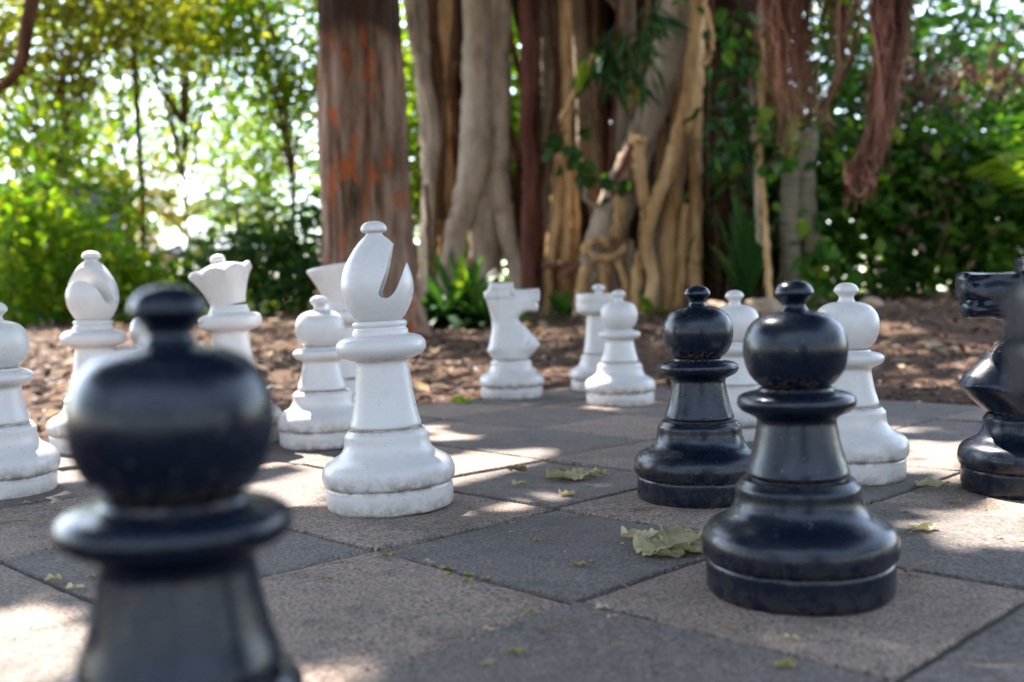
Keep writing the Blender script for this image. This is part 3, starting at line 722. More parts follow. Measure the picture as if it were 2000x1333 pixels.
# ------------------------------------------------------------------ banyan fig with its aerial roots
FD = 10.4
def build_fig():
    p = at(1250, 600, FD + .6)
    root = empty('fig_tree', (float(p[0]), FD + .6, float(terrain(p[0], FD + .6))), 'huge fig tree with many woody aerial roots and rusty hanging root tassels', 'fig tree')
    off = np.array(root.location)
    def px_root(pts, mat, dd=0.0, name='aerial_root', seg=12, k=None, rough=.03, extend=True, label=None):
        P = []; R = []
        for q in pts:
            u, v, w = q[:3]; d = FD + dd + (q[3] if len(q) > 3 else 0)
            P.append(at(u, v, d)); R.append(w * .5 * d / FPX)
        P = np.array(P); R = np.array(R)
        if extend and pts[0][1] <= 5:                # carry the root on up into the crown
            up = P[0] + (P[0] - P[1]) * (1.6 / max(.3, np.linalg.norm(P[0] - P[1]))) * .5 + np.array([0, 0, .9])
            P = np.concatenate([[up], P]); R = np.concatenate([[R[0] * 1.05], R])
        k = k or max(18, 7 * len(P))
        Pk = resample(P, k); Rk = resample(R[:, None], k)[:, 0]
        Pk[1:-1] += rng.normal(0, .006, (k - 2, 3))
        gl = Geo(); gl.add(*tube_geo(Pk - off, Rk, seg, rough, (.10, 2 + int(rng.integers(0, 3)), rng.random() * 6)))
        o = gl.build(name, mat, root)
        if label: o['label'] = label
        return o
    g_, t_, b_, r_ = MAT['grey'], MAT['tan'], MAT['brown'], MAT['red']
    # inner trunks, the deep shade painted into their dark bark
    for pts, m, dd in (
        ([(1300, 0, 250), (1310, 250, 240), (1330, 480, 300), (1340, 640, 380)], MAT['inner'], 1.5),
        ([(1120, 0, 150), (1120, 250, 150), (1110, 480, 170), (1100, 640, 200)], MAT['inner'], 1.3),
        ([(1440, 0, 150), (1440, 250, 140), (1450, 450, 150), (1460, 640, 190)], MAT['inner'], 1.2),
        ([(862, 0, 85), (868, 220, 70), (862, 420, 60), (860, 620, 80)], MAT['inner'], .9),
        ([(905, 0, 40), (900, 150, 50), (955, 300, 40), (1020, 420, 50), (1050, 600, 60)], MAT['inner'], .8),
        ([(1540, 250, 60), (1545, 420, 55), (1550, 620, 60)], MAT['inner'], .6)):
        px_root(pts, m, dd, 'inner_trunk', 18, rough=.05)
    # the pale fused pair of stems left of centre
    px_root([(934, 0, 56), (932, 160, 58), (932, 290, 66), (912, 390, 52), (893, 450, 42), (880, 520, 44), (870, 620, 50)], g_, -.1, 'grey_stem', 16)
    px_root([(975, 0, 54), (974, 160, 52), (972, 290, 52), (975, 370, 48), (992, 450, 38), (1012, 530, 36), (1020, 620, 40)], g_, -.1, 'grey_stem', 16)
    px_root([(952, 300, 44), (948, 380, 62), (946, 450, 66), (940, 620, 70)], g_, 0, 'grey_stem', 16)
    for pts, m, dd in (
        ([(818, 0, 46), (832, 180, 40), (842, 330, 36), (836, 460, 34), (834, 620, 40)], g_, .1),
        ([(800, 0, 26), (822, 120, 24), (848, 260, 22), (838, 440, 22), (845, 620, 26)], g_, 0),
        ([(866, 0, 40), (862, 170, 36), (868, 330, 30), (872, 450, 30), (878, 620, 34)], MAT['tan'], .15),
        ([(842, 0, 22), (852, 120, 24), (862, 260, 20), (860, 430, 20)], b_, .05),
        ([(1026, 0, 30), (1033, 130, 34), (1028, 240, 27), (1036, 350, 30), (1031, 450, 25), (1036, 620, 34)], r_, -.2),
        ([(1046, 0, 20), (1048, 200, 18), (1046, 380, 18)], b_, -.05),
        ([(1072, 0, 40), (1076, 160, 46), (1070, 330, 38), (1076, 450, 34), (1066, 620, 40)], g_, .1),
        ([(1104, 0, 26), (1108, 200, 26), (1106, 400, 25), (1102, 540, 25), (1098, 630, 28)], t_, -.05),
        ([(1130, 0, 34), (1145, 150, 40), (1160, 270, 60), (1178, 400, 50), (1180, 620, 50)], g_, .3),
        ([(1160, 0, 26), (1166, 160, 24), (1180, 300, 24), (1200, 420, 22)], b_, .2),
        ([(1090, 300, 20), (1085, 420, 22), (1072, 520, 20), (1062, 620, 24)], t_, -.1),
        ([(1122, 330, 18), (1124, 430, 19), (1118, 540, 18), (1124, 620, 22)], t_, 0),
        ([(1226, 0, 34), (1222, 130, 33), (1214, 260, 32), (1212, 360, 34), (1205, 600, 44)], g_, .1),
        ([(1330, 0, 78), (1306, 110, 66), (1285, 190, 60), (1252, 275, 56), (1222, 360, 66), (1190, 440, 70), (1168, 492, 58), (1150, 560, 40), (1140, 630, 40)], g_, -.35),
        ([(1366, 0, 30), (1358, 90, 32), (1350, 180, 32), (1326, 270, 31), (1300, 350, 28), (1272, 420, 27), (1262, 480, 27), (1276, 540, 22), (1262, 620, 28)], t_, -.6),
        ([(1372, 40, 18), (1362, 150, 24), (1357, 260, 26), (1358, 400, 25), (1357, 520, 26), (1360, 590, 32), (1366, 640, 40)], t_, -.45),
        ([(1250, 268, 34), (1248, 310, 28), (1254, 370, 24), (1262, 425, 23), (1258, 480, 22), (1245, 530, 20), (1240, 620, 24)], t_, -.55),
        ([(1238, 280, 18), (1222, 312, 16), (1204, 350, 14), (1198, 385, 12)], MAT['fibre'], -.55),
        ([(1208, 385, 18), (1210, 420, 20), (1200, 460, 20), (1182, 488, 16)], t_, -.65),
        ([(1185, 468, 14), (1152, 474, 15), (1143, 490, 15), (1165, 505, 15), (1205, 498, 13), (1218, 484, 11)], t_, -.75),
        ([(1330, 120, 36), (1326, 260, 32), (1318, 380, 32), (1305, 480, 34), (1312, 620, 40)], t_, -.3),
        ([(1295, 240, 20), (1290, 330, 22), (1300, 430, 26), (1292, 520, 30), (1285, 630, 36)], t_, -.2),
        ([(1290, 400, 60), (1296, 480, 70), (1300, 620, 90)], g_, -.1),
        ([(1340, 400, 20), (1330, 500, 22), (1322, 640, 28)], t_, -.4),
        ([(1378, 14, 11), (1388, 60, 11), (1390, 95, 11), (1378, 122, 11), (1360, 130, 10)], t_, -.6),
        ([(1160, 110, 11), (1132, 165, 12), (1106, 215, 12), (1094, 236, 12)], t_, -.7),
        ([(1145, 520, 20), (1135, 570, 22), (1130, 640, 24)], t_, -.5), ([(1180, 500, 22), (1178, 560, 22), (1170, 640, 26)], t_, -.45),
        ([(1205, 505, 14), (1220, 550, 14), (1230, 620, 16)], t_, -.5), ([(1230, 470, 14), (1225, 540, 16), (1205, 640, 20)], g_, -.3),
        ([(1060, 520, 12), (1110, 516, 11), (1150, 520, 10)], MAT['fibre'], -.3), ([(1090, 545, 10), (1130, 520, 10), (1160, 500, 10)], MAT['fibre'], -.4),
        ([(1150, 360, 8), (1142, 385, 9), (1158, 400, 8), (1180, 408, 8)], g_, -.6),
        ([(985, 230, 16), (1010, 300, 18), (1040, 370, 16), (1060, 480, 16)], r_, .5),
        ([(895, 120, 24), (880, 200, 20), (905, 280, 20)], b_, .6),
        ([(1488, 60, 9), (1486, 200, 9), (1484, 320, 10), (1494, 440, 11), (1502, 560, 12), (1504, 640, 12)], MAT['tan'], -1.6),
        ([(1472, 130, 7), (1470, 230, 8), (1478, 330, 9), (1480, 450, 8), (1490, 480, 7)], g_, -1.5),
        ([(1430, 330, 16), (1440, 450, 16), (1420, 600, 18)], g_, .2), ([(1505, 440, 24), (1470, 540, 26), (1440, 640, 28)], g_, -.2),
        ([(1395, 400, 12), (1400, 520, 13), (1410, 640, 14)], b_, -.2), ([(1415, 100, 40), (1412, 300, 36), (1420, 500, 34)], b_, .3),
        ([(1510, 0, 36), (1512, 200, 34), (1518, 420, 34), (1520, 640, 40)], b_, .2)):
        px_root(pts, m, dd)
    for k in range(34):
        u = 810 + 590 * rng.random() if k < 26 else 1385 + 150 * rng.random(); w = 7 + 11 * rng.random() ** 2
        v0 = -5 if rng.random() < .55 else 60 + 320 * rng.random(); du = rng.normal(0, 26, 4).cumsum() * (.4 if v0 > 0 else .7)
        m = (t_, b_, g_, r_, b_)[rng.integers(0, 5)]
        px_root([(u, v0, w), (u + du[0], v0 + (620 - v0) * .3, w), (u + du[1], v0 + (620 - v0) * .65, w * 1.1), (u + du[2], 625, w * 1.3)], m, rng.uniform(-.35, .5), seg=8)
    # two ringed stems at the right side
    for pts in ([(1545, 330, 40), (1543, 470, 40), (1546, 640, 48)], [(1578, 260, 38), (1574, 400, 38), (1590, 500, 36), (1600, 640, 40)]):
        px_root(pts, MAT['ring'], -.9, 'ringed_stem', 16, rough=.02)
    # rusty tassels of young roots hanging from the branch above
    def tassel(pts, n, rmin, rmax, dd, label):
        gl = Geo()
        P = []; Wd = []
        for u, v, w in pts:
            P.append(at(u, v, FD + dd)); Wd.append(w * .5 * (FD + dd) / FPX)
        P = np.array(P); Wd = np.array(Wd)
        P = np.concatenate([[P[0] + [0, 0, 1.2]], P]); Wd = np.concatenate([[Wd[0]], Wd])
        sub = [(rng.random() * 6.28, .25 + .8 * rng.random(), .55 + .45 * rng.random()) for _ in range(9)]
        for s in range(n):
            sa, sr, se = sub[rng.integers(0, 9)]
            end = se * (.7 + .3 * rng.random() ** .6)
            k = 26; t = np.linspace(0, end, k) * (len(P) - 1); i = np.clip(t.astype(int), 0, len(P) - 2); f = (t - i)[:, None]
            base = resample(P, 200)[np.clip((t / (len(P) - 1) * 199).astype(int), 0, 199)]
            wd = np.interp(t, np.arange(len(P)), Wd)
            a0 = sa + rng.normal(0, .12); r0 = sr + rng.normal(0, .13); fl_ = rng.normal(0, .35, 2) * np.linspace(0, 1, k)[:, None] ** 3
            wob = np.cumsum(rng.normal(0, .30, (k, 2)), 0) * .3
            o = np.stack([(r0 * math.cos(a0) + wob[:, 0]) * wd + fl_[:, 0] * .10, (r0 * math.sin(a0) + wob[:, 1]) * wd * .8 + fl_[:, 1] * .1, np.zeros(k)], -1)
            q = base + o - off
            r = rmin + (rmax - rmin) * rng.random() ** 2
            gl.add(*tube_geo(q, np.linspace(r, r * .35, k), 5), rng.random())
        o = gl.build('root_tassel', MAT['fibre'], root); o['label'] = label
    tassel([(1540, 0, 74), (1545, 80, 66), (1550, 160, 60), (1556, 230, 48), (1552, 290, 30), (1547, 318, 10)], 260, .0012, .0055, -3.4, 'left rusty root tassel tapering to a point')
    tassel([(1738, 0, 60), (1734, 90, 52), (1720, 180, 42), (1712, 260, 44), (1690, 320, 54), (1682, 350, 46), (1690, 385, 22), (1685, 405, 8)], 230, .0012, .0055, -3.5, 'right rusty root tassel with a knotted tangle near its end')
    tassel([(1640, 0, 60), (1640, 80, 40), (1632, 150, 22), (1610, 210, 16)], 46, .003, .008, -3.4, 'thin brown root strands between the two tassels')
    tassel([(1700, 0, 40), (1712, 80, 20), (1722, 160, 14), (1716, 240, 10), (1700, 320, 12)], 14, .004, .012, -3.7, 'pale thicker root along the right tassel')
    tassel([(1655, 60, 40), (1650, 140, 20), (1612, 215, 10), (1625, 262, 10), (1632, 300, 20), (1650, 330, 10)], 14, .004, .009, -3.5, 'forked root strand with a splayed tip')
    # tangle at the end of the right tassel
    gl = Geo(); c = at(1680, 335, FD - 3.5) - off
    for s in range(46):
        a = rng.random() * 6.28; q = []
        for t in np.linspace(0, 2.6, 12): q.append(c + np.array([math.cos(a + t) * .085, math.sin(a + t) * .07, .07 * math.sin(2 * t + s) + rng.normal(0, .016) - .02 - .05 * t * (s % 3 == 0)]) * (.5 + .8 * rng.random()))
        gl.add(*tube_geo(resample(q, 16), np.linspace(.0045, .0015, 16), 5), rng.random())
    gl.build('root_tangle', MAT['fibre'], root)
    # spreading limbs and the crown that roofs the board
    g = Geo()
    for e in ((-3.6, -6.5, 4.6), (-1.0, -7.2, 4.9), (1.5, -6.5, 4.6), (-4.5, -2.5, 4.9), (2.5, -2.2, 4.8), (0, -4.5, 5.3), (1.9, -4.5, 3.9)):
        e = np.array(e); g.add(*tube_geo(resample([(0, 0, 3.2), e * np.array([.3, .3, .9]), e * np.array([.7, .7, 1.02]), e], 14), np.linspace(.22, .04, 14), 10, .04))
    g.build('limbs', g_, root)
    build_canopy(root, off)

# sun flecks: ground ellipses (photo pixel u, v, half width px, half height px) the leaves leave open
FLECKS = [(955, 897, 80, 16), (985, 915, 60, 22), (910, 925, 60, 16), (1000, 885, 40, 8), (560, 955, 75, 30), (600, 940, 40, 22), (565, 903, 60, 7),
          (1935, 1038, 90, 34), (1990, 1050, 50, 28), (1960, 1010, 60, 10), (1840, 885, 75, 9), (1800, 868, 60, 6), (1890, 905, 40, 6), (1960, 862, 50, 8),
          (50, 1275, 80, 24), (110, 1322, 60, 14), (15, 1200, 40, 11), (135, 912, 45, 18), (120, 940, 40, 8), (640, 1318, 34, 14),
          (880, 855, 45, 5), (820, 838, 40, 5), (1030, 980, 30, 5), (700, 880, 30, 8), (1755, 838, 45, 4), (1880, 930, 50, 5), (1720, 905, 30, 5)]
def build_canopy(root, off):
    fl = []
    for u, v, a, b in FLECKS:
        c = gp(u, v); e = gp(u + a, v); f = gp(u, v + b); f2 = gp(u, v - b)
        fl.append((c[0], c[1], abs(e[0] - c[0]), .5 * abs(f[1] - f2[1])))
    # points on pieces the sun reaches: (x, y, z) and radius
    hit = []
    for u, d, z, ox, oy, r in ((634, 2.72, .345, -.038, .01, .022), (634, 2.72, .345, .042, .01, .022), (634, 2.72, .085, -.085, -.05, .035), (1212, 3.564, .085, -.095, -.03, .04), (190, 2.72, .47, .03, .0, .035),
                               (-6, 2.13, .085, .06, -.075, .035), (190, 2.72, .085, -.06, -.075, .022), (1562, 1.30, .335, -.035, .01, .02), (2008, 1.91, .22, -.075, .0, .035), (2008, 1.91, .085, -.07, -.03, .05), (764, 1.895, .085, .09, -.04, .016)):
        x, y = spot(u, d); x += ox; y += oy
        t = z / SD[2]; hit.append((x - SD[0] * t, y - SD[1] * t, r, r))
    for u, v, d, r in ((1548, 165, 7.0, .10), (1552, 120, 7.0, .07), (1245, 232, 10.0, .10), (1228, 285, 9.9, .09), (1206, 300, 9.9, .07), (1188, 388, 9.8, .07), (1085, 120, 10.4, .08), (1700, 60, 6.9, .06), (1350, 240, 9.8, .08), (1280, 420, 9.8, .07)):
        q = at(u, v, d); t = q[2] / SD[2]; hit.append((q[0] - SD[0] * t, q[1] - SD[1] * t, r, r * 1.3))
    fl = np.array(fl + hit)
    n = 100000
    gx = rng.uniform(-5.4, 5.6, n); gy = rng.uniform(-4.5, 12.0, n); z = rng.uniform(3.5, 5.4, n)
    size = .15 + .11 * rng.random(n)
    P = np.stack([gx, gy, np.zeros(n)], -1) + SD * (z / SD[2])[:, None]
    D = rng.normal(0, 1, (n, 3)); D[:, 2] = D[:, 2] * .5 - .2; D = unit(D)
    B = P - D * size[:, None] * .5                           # P is the middle of the blade
    keep = np.ones(n, bool); m = size * .30
    for x, y, a, b in fl:
        keep &= ((gx - x) / (a + m)) ** 2 + ((gy - y) / (b + m)) ** 2 > 1
    # thinner over the mulch, thinnest at the left, and behind the camera
    dens = np.ones(n); far = gy > 4.0 + .35 * np.sin(gx * 2)
    left = (gx < -1.25 - .12 * (gy - 3)) & (gy > 2.2)
    dens = np.where(far, .14, dens); dens = np.where(left, .035, dens); dens = np.where((gx > 1.0) & (gy > 4.3), .13, dens); dens = np.where((gx > -2.2) & (gx < 2.3) & (gy > 7.2), .2, dens); dens = np.where((gx < -2.2) & (gy > 8.4), 0, dens)
    lump = np.array([mnoise.noise(Vector((a * 1.9, b * 1.9, 3))) for a, b in zip(gx, gy)])
    dens = np.where(dens < 1, np.clip(dens * (1 + lump * 2.4), 0, 1), dens)
    dens = np.where(gy < -1.0, .5, dens)
    keep &= rng.random(n) < dens
    lim = CAM_H + P[:, 1] * .31 + .15                        # the crown starts above the view from the board
    keep &= P[:, 2] > np.minimum(lim, 4.6)
    foliage('crown', (B - off)[keep], size[keep], L_CANOPY, root, .6, .2, up=1.4, D=D[keep])
build_fig()

# ------------------------------------------------------------------ plants
def strap_plant(name, base, n, length, width, mat, label, cat='plant', group=None, elev=(.3, 1.3), arch=.7, tint=.4, dirs=None):
    root = empty(name, base, label, cat, group)
    g = Geo()
    for k in range(n):
        a = 2.4 * k + rng.normal(0, .3); e = rng.uniform(*elev); L = length * (.6 + .6 * rng.random()); w = width * (.7 + .6 * rng.random())
        h = np.array([math.cos(a), math.sin(a), 0]); sd = np.array([-math.sin(a), math.cos(a), 0])
        t = np.linspace(0, 1, 8)[:, None]
        c = h * math.cos(e) * L * t + np.array([0, 0, 1.0]) * (math.sin(e) * L * t - arch * L * t * t * math.cos(e))
        wd = (w * np.sin(np.clip(t * .93 + .07, 0, 1) * math.pi) ** .7 + .003)
        V = np.stack([c - sd * wd, c + np.array([0, 0, -.25]) * wd, c + sd * wd], 1).reshape(-1, 3)
        i = np.arange(7)[:, None] * 3
        F = np.concatenate([i + np.array([0, 1, 4, 3]), i + np.array([1, 2, 5, 4])])
        g.add(V, F, np.clip(tint + rng.normal(0, .25), 0, 1))
    g.build('leaf_rosette', mat, root, smooth=True)
    g2 = Geo(); g2.add(*tube_geo(np.array([(0, 0, -.05), (0, 0, .06), (0, 0, .12)]), np.array([.05, .045, .02]), 8)); g2.build('stem', MAT['brown'], root)
    return root
def gz(x, y): return float(terrain(x, y))
def on_ground(u, d): 
    x, y = spot(u, d); return (x, y, gz(x, y))
GF = 'strappy green plants at the foot of the fig'
strap_plant('strap_leaf_plant', on_ground(905, 8.6), 95, .85, .035, L_DARK, 'bushy dark green strap leaved plant right of the thick trunk', group=GF, arch=.8, tint=.6)
strap_plant('strap_leaf_plant', on_ground(862, 8.3), 60, .55, .045, L_DARK, 'lower leafy plant touching the thick trunk', group=GF, arch=.9, tint=.35)
strap_plant('strap_leaf_plant', on_ground(960, 8.2), 50, .5, .03, L_DARK, 'small strap leaved plant just left of the white knight', group=GF, tint=.45)
strap_plant('strap_leaf_plant', on_ground(925, 8.7), 4, .55, .04, L_YELL, 'upright yellow green blades rising from the strappy plants', group=GF, elev=(1.1, 1.5), arch=.3, tint=.5)
strap_plant('strap_leaf_plant', on_ground(1462, 9.3), 30, 1.1, .03, L_DARK, 'tall grassy plant in the shade right of the tan roots', group=GF, elev=(.8, 1.45), arch=.6, tint=.5)
strap_plant('strap_leaf_plant', on_ground(1270, 9.3), 14, .3, .03, L_GREEN, 'little green seedling between the roots of the fig', group=GF, tint=.75)
strap_plant('strap_leaf_plant', on_ground(1100, 9.0), 22, .35, .035, L_DARK, 'low dark plant behind the white rook', group=GF, tint=.5)

def vine(name, pts, d, n, size, spread, mat, label, shape='round', aspect=.85, tint=None, group=None, cat='vine', stem=True, droop=.9):
    P = np.array([at(u, v, d) for u, v in pts]); b = P[-1].copy()
    root = empty(name, tuple(b), label, cat, group)
    Pk = resample(P, 60) - b
    if stem:
        g = Geo(); g.add(*tube_geo(resample(P, 24) - b, np.full(24, .008), 6)); g.build('stem', MAT['brown'], root)
    C = Pk[rng.integers(0, 60, n)] + rng.normal(0, spread, (n, 3)) * np.array([1, .8, .8])
    foliage('leaves', C, size * (.6 + .7 * rng.random(n)), mat, root, aspect, droop, shape=shape, tint=tint, up=.2)
    return root
GV = 'leafy vines climbing the fig roots'
vine('climbing_vine', [(1070, 250), (1120, 300), (1150, 340), (1165, 380)], 9.5, 26, .16, .10, L_DARK, 'dark round leaved vine on the roots left of the slanting root', group=GV)
vine('climbing_vine', [(1430, 20), (1440, 140), (1450, 240), (1500, 320)], 9.0, 120, .13, .19, L_DARK, 'dark leafy vine hanging right of the loop shaped root', group=GV)
vine('climbing_vine', [(1480, 60), (1500, 170), (1520, 280), (1500, 330)], 8.7, 60, .14, .14, L_GREEN, 'green round leaved vine left of the first rusty tassel', group=GV)
vine('climbing_vine', [(1420, 250), (1440, 330), (1450, 400), (1440, 470)], 9.6, 100, .22, .2, L_DARK, 'drooping long leaved plant in the dark hollow of the fig', shape='kite', aspect=.22, group=GV)
def climber(u0, v0, u1, v1, d, n, label):
    vine('climbing_vine', [(u0, v0), ((u0 + u1) / 2, (v0 + v1) / 2), (u1, v1)], d, n, .16, .11, L_GREEN, label, group=GV)
climber(1590, 440, 1640, 570, 8.8, 26, 'big leaved vine below the right rusty tassel')
climber(1620, 480, 1580, 600, 8.9, 18, 'big leaved shoot beside the ringed stem')
# drooping narrow leaved palm sprays at the top of the fig
vine('epiphyte_fern', [(1270, 20), (1245, 80), (1225, 150)], 9.4, 90, .34, .10, L_DARK, 'dark drooping fern clump in front of the grey root at top', shape='kite', aspect=.16, cat='fern', droop=1.5)
vine('epiphyte_fern', [(1205, 60), (1180, 100), (1160, 130)], 9.5, 40, .32, .08, L_DARK, 'smaller dark fern spray beside the bright leaf', shape='kite', aspect=.2, cat='fern', droop=1.3)
vine('epiphyte_fern', [(1150, 70), (1144, 100), (1142, 120)], 9.3, 3, .30, .01, L_YELL, 'single glowing yellow green leaf over the thin slanting root', shape='kite', aspect=.3, tint=np.array([.75, .8, .9]), cat='leaf', stem=False, droop=2.5)
vine('epiphyte_fern', [(1236, 150), (1234, 170), (1238, 195)], 9.3, 5, .18, .02, L_GOLD, 'little yellow leaf tuft on the grey root', shape='kite', aspect=.4, cat='leaf', stem=False, droop=2)
vine('climbing_vine', [(1620, 0), (1610, 30), (1600, 60)], 6.9, 8, .12, .05, L_YELL, 'bright yellow green leaves between the rusty tassels', group=GV, shape='kite', aspect=.45)

L_BROWN = leafmat('leaf_brown', [(0, (.05, .028, .02)), (.5, (.13, .075, .055)), (1, (.26, .17, .13))], .3, .8, (1, .9, .75))
vine('climbing_vine', [(1740, 150), (1820, 165), (1900, 150), (2040, 140)], 9.2, 330, .12, .17, L_BROWN, 'withered brown leafed creeper across the green wall at right', shape='kite', aspect=.4, group=GV)
vine('climbing_vine', [(1800, 330), (1850, 420), (1830, 500)], 9.0, 40, .12, .22, L_BROWN, 'few brown leaves hanging in the shade above the mulch bank', shape='kite', aspect=.4, group=GV)
# shrubs: right side wall of dark leaves
GR = 'dark leafy shrubs along the right side'
for k, (u, d, h, r, n, mat, lab) in enumerate((
    (1640, 10.6, 2.3, .95, 2600, L_DARK, 'dark shrub right behind the right rusty tassel'),
    (1760, 9.8, 1.5, .85, 2600, L_GREEN, 'leafy shrub above the mulch bank, right of the white pawn by the sharp black pawn'),
    (1860, 10.8, 2.5, 1.1, 2300, L_DARK, 'tall dark shrub above the black knight'),
    (1960, 9.6, 1.3, .8, 1800, L_GREEN, 'shrub just over the head of the black knight'),
    (1700, 12.0, 3.3, 1.2, 2300, L_DARK, 'tallest dark shrub behind the tassels'),
    (2080, 11.0, 2.4, 1.1, 2000, L_GREEN, 'shrub at the right edge with sky gaps'))):
    b = on_ground(u, d)
    tree('shrub', b, h, r, (b[0], b[1], b[2] + h * .55), (r, r * .8, h * .55), n, 26, mat, lab, 'shrub', GR, leaf=.15, r0=.03, spreadk=.24, aspect=.55, parts='stems')
palm('palm', on_ground(2085, 9.0), .7, 8, 1.3, L_GREEN, 'green palm fanning in from the right edge', tr=.05, leaf=.45, w=.10, elev=(.4, 1.3), tint=.55)
GT = 'trees filling the background'
def bgtree(u, d, cz, cr, n, clumps, mat, lab, leaf=.12, r0=.08, **kw):
    b = on_ground(u, d)
    return tree('tree', b, cz + cr[2], cr[0], (b[0], b[1], cz), cr, n, clumps, mat, lab, 'tree', GT, leaf=leaf, r0=r0, **kw)
bgtree(1830, 13.5, 4.2, (2.2, 1.5, 1.7), 4200, 50, L_DARK, 'dense green tree crown at top right', leaf=.17)
bgtree(2020, 14.5, 4.0, (1.8, 1.4, 1.9), 2600, 40, L_DARK, 'dark tree crown at the top right corner', leaf=.17)
bgtree(1560, 15.0, 3.6, (1.6, 1.2, 2.0), 3000, 40, L_DARK, 'dark tree behind the left rusty tassel', leaf=.17)
# behind the fig gaps
bgtree(960, 15.5, 2.6, (1.7, 1.0, 2.0), 6500, 60, L_YELL, 'sunlit yellow green tree seen between the fig stems', leaf=.2)
bgtree(1180, 17.0, 2.9, (2.4, 1.0, 2.6), 5000, 50, L_GREEN, 'green tree behind the middle of the fig', leaf=.2)
bgtree(830, 13.5, 2.2, (.9, .8, 1.9), 3200, 34, L_YELL, 'pale green tree in the gap right of the thick trunk', leaf=.14)

# left background
for k, (u, v, d, cr, n, cl, mat, leaf, lab) in enumerate((
    (90, 20, 13.0, (2.0, 1.3, 1.25), 8200, 90, L_OLIVE, .12, 'olive tree crown at the top left corner'),
    (330, 0, 15.0, (1.9, 1.2, .95), 6000, 80, L_YELL, .12, 'thin light green crown at top left with sky showing through'),
    (540, 60, 14.0, (1.15, 1.0, 1.2), 4600, 70, L_YELL, .11, 'green crown left of the thick trunk at top'),
    (555, 270, 16.5, (1.0, .9, 1.4), 2100, 36, L_YELL, .12, 'loose green tree left of the thick trunk'),
    (50, 260, 14.5, (1.1, .9, 1.1), 2800, 40, L_YELL, .12, 'pale yellow green tree at the left edge'),
    (300, 300, 36.0, (4.6, 1.5, 2.2), 1900, 46, L_YELL, .22, 'sunlit distant tree above the hut'),
    (150, 280, 30.0, (3.4, 1.5, 2.2), 1100, 36, L_OLIVE, .24, 'faint distant tree at left'),
    (500, 350, 35.0, (3.0, 1.5, 2.2), 2600, 40, L_GREEN, .2, 'green distant tree right of the hut'),
    (430, 160, 20.0, (1.7, 1.2, 1.5), 2300, 50, L_YELL, .14, 'sparse tree with bright sky between its leaves'),
    (230, 140, 18.0, (1.7, 1.2, 1.4), 2600, 50, L_YELL, .13, 'sparse light green tree around the slender stem'))):
    c = at(u, v, d); b = (float(c[0]) + .2, d, gz(c[0], d))
    tree('tree', b, c[2] + cr[2], cr[0], tuple(c), cr, n, cl, mat, lab, 'tree', GT, leaf=leaf, r0=.05 + .002 * d, spreadk=.2, shell=.25)
GS = 'bright shrubs along the left side'
for k, (u, d, h, r, n, mat, lab) in enumerate((
    (30, 10.2, 1.25, .75, 1900, L_YELL, 'bright yellow green shrub at the left edge'),
    (150, 10.8, 1.0, .8, 2300, L_YELL, 'green shrub behind the white bishop at left'),
    (90, 12.0, 2.1, .95, 3000, L_YELL, 'taller green shrub in front of the blue wall'),
    (245, 12.5, .75, .6, 1000, L_GREEN, 'small shrub left of the hut'),
    (505, 12.5, .95, .75, 1900, L_DARK, 'dark green shrub right of the white queen'),
    (590, 13.2, 1.5, .8, 1900, L_DARK, 'tall dark shrub left of the thick trunk'),
    (430, 15.5, .8, .9, 1100, L_YELL, 'yellow green shrub behind the white queen'),
    (335, 14.5, .42, .9, 900, L_YELL, 'low shrub in front of the hut'))):
    b = on_ground(u, d)
    tree('shrub', b, h, r, (b[0], b[1], b[2] + h * .55), (r, r * .8, h * .52), n, 24, mat, lab, 'shrub', GS, leaf=.12, r0=.025, spreadk=.25, aspect=.5, parts='stems')
palm('palm', on_ground(255, 17.5), 2.1, 13, 1.7, L_GOLD, 'yellowing palm in the sunlit gap at left', dead=5, tr=.06, leaf=.5, w=.08)
palm('palm', on_ground(470, 19.0), 2.0, 12, 1.6, L_YELL, 'yellow green palm behind the hut side', dead=0, tr=.06, leaf=.5, w=.09)
palm('palm', on_ground(170, 20.0), 2.4, 9, 1.8, L_YELL, 'palm with a skirt of dead beige fronds', dead=9, tr=.07, leaf=.5, w=.08)
# slender stem and the leaning branch at top left
def stem_thing(name, pts, d, mat, label, cat):
    P = np.array([at(u, v, d) for u, v, w in pts]); R = np.array([w * .5 * d / FPX for *_, w in pts]); b = P[-1].copy()
    g = Geo(); k = 30; g.add(*tube_geo(resample(P, k) - b, resample(R[:, None], k)[:, 0], 10, .04)); o = g.build(name, mat); o.location = b
    return tag(o, label, cat)
stem_thing('sapling', [(254, -160, 12), (258, 0, 13), (264, 150, 12), (272, 280, 11), (279, 400, 12), (280, 640, 14)], 13.6, MAT['brown'], 'slender dark sapling stem rising behind the black pawn', 'tree')
stem_thing('branch', [(110, -260, 34), (70, -40, 28), (52, 60, 26), (42, 120, 24), (10, 165, 20), (-60, 185, 16)], 9.0, MAT['brown'], 'brown branch bending down at the top left corner', 'branch')

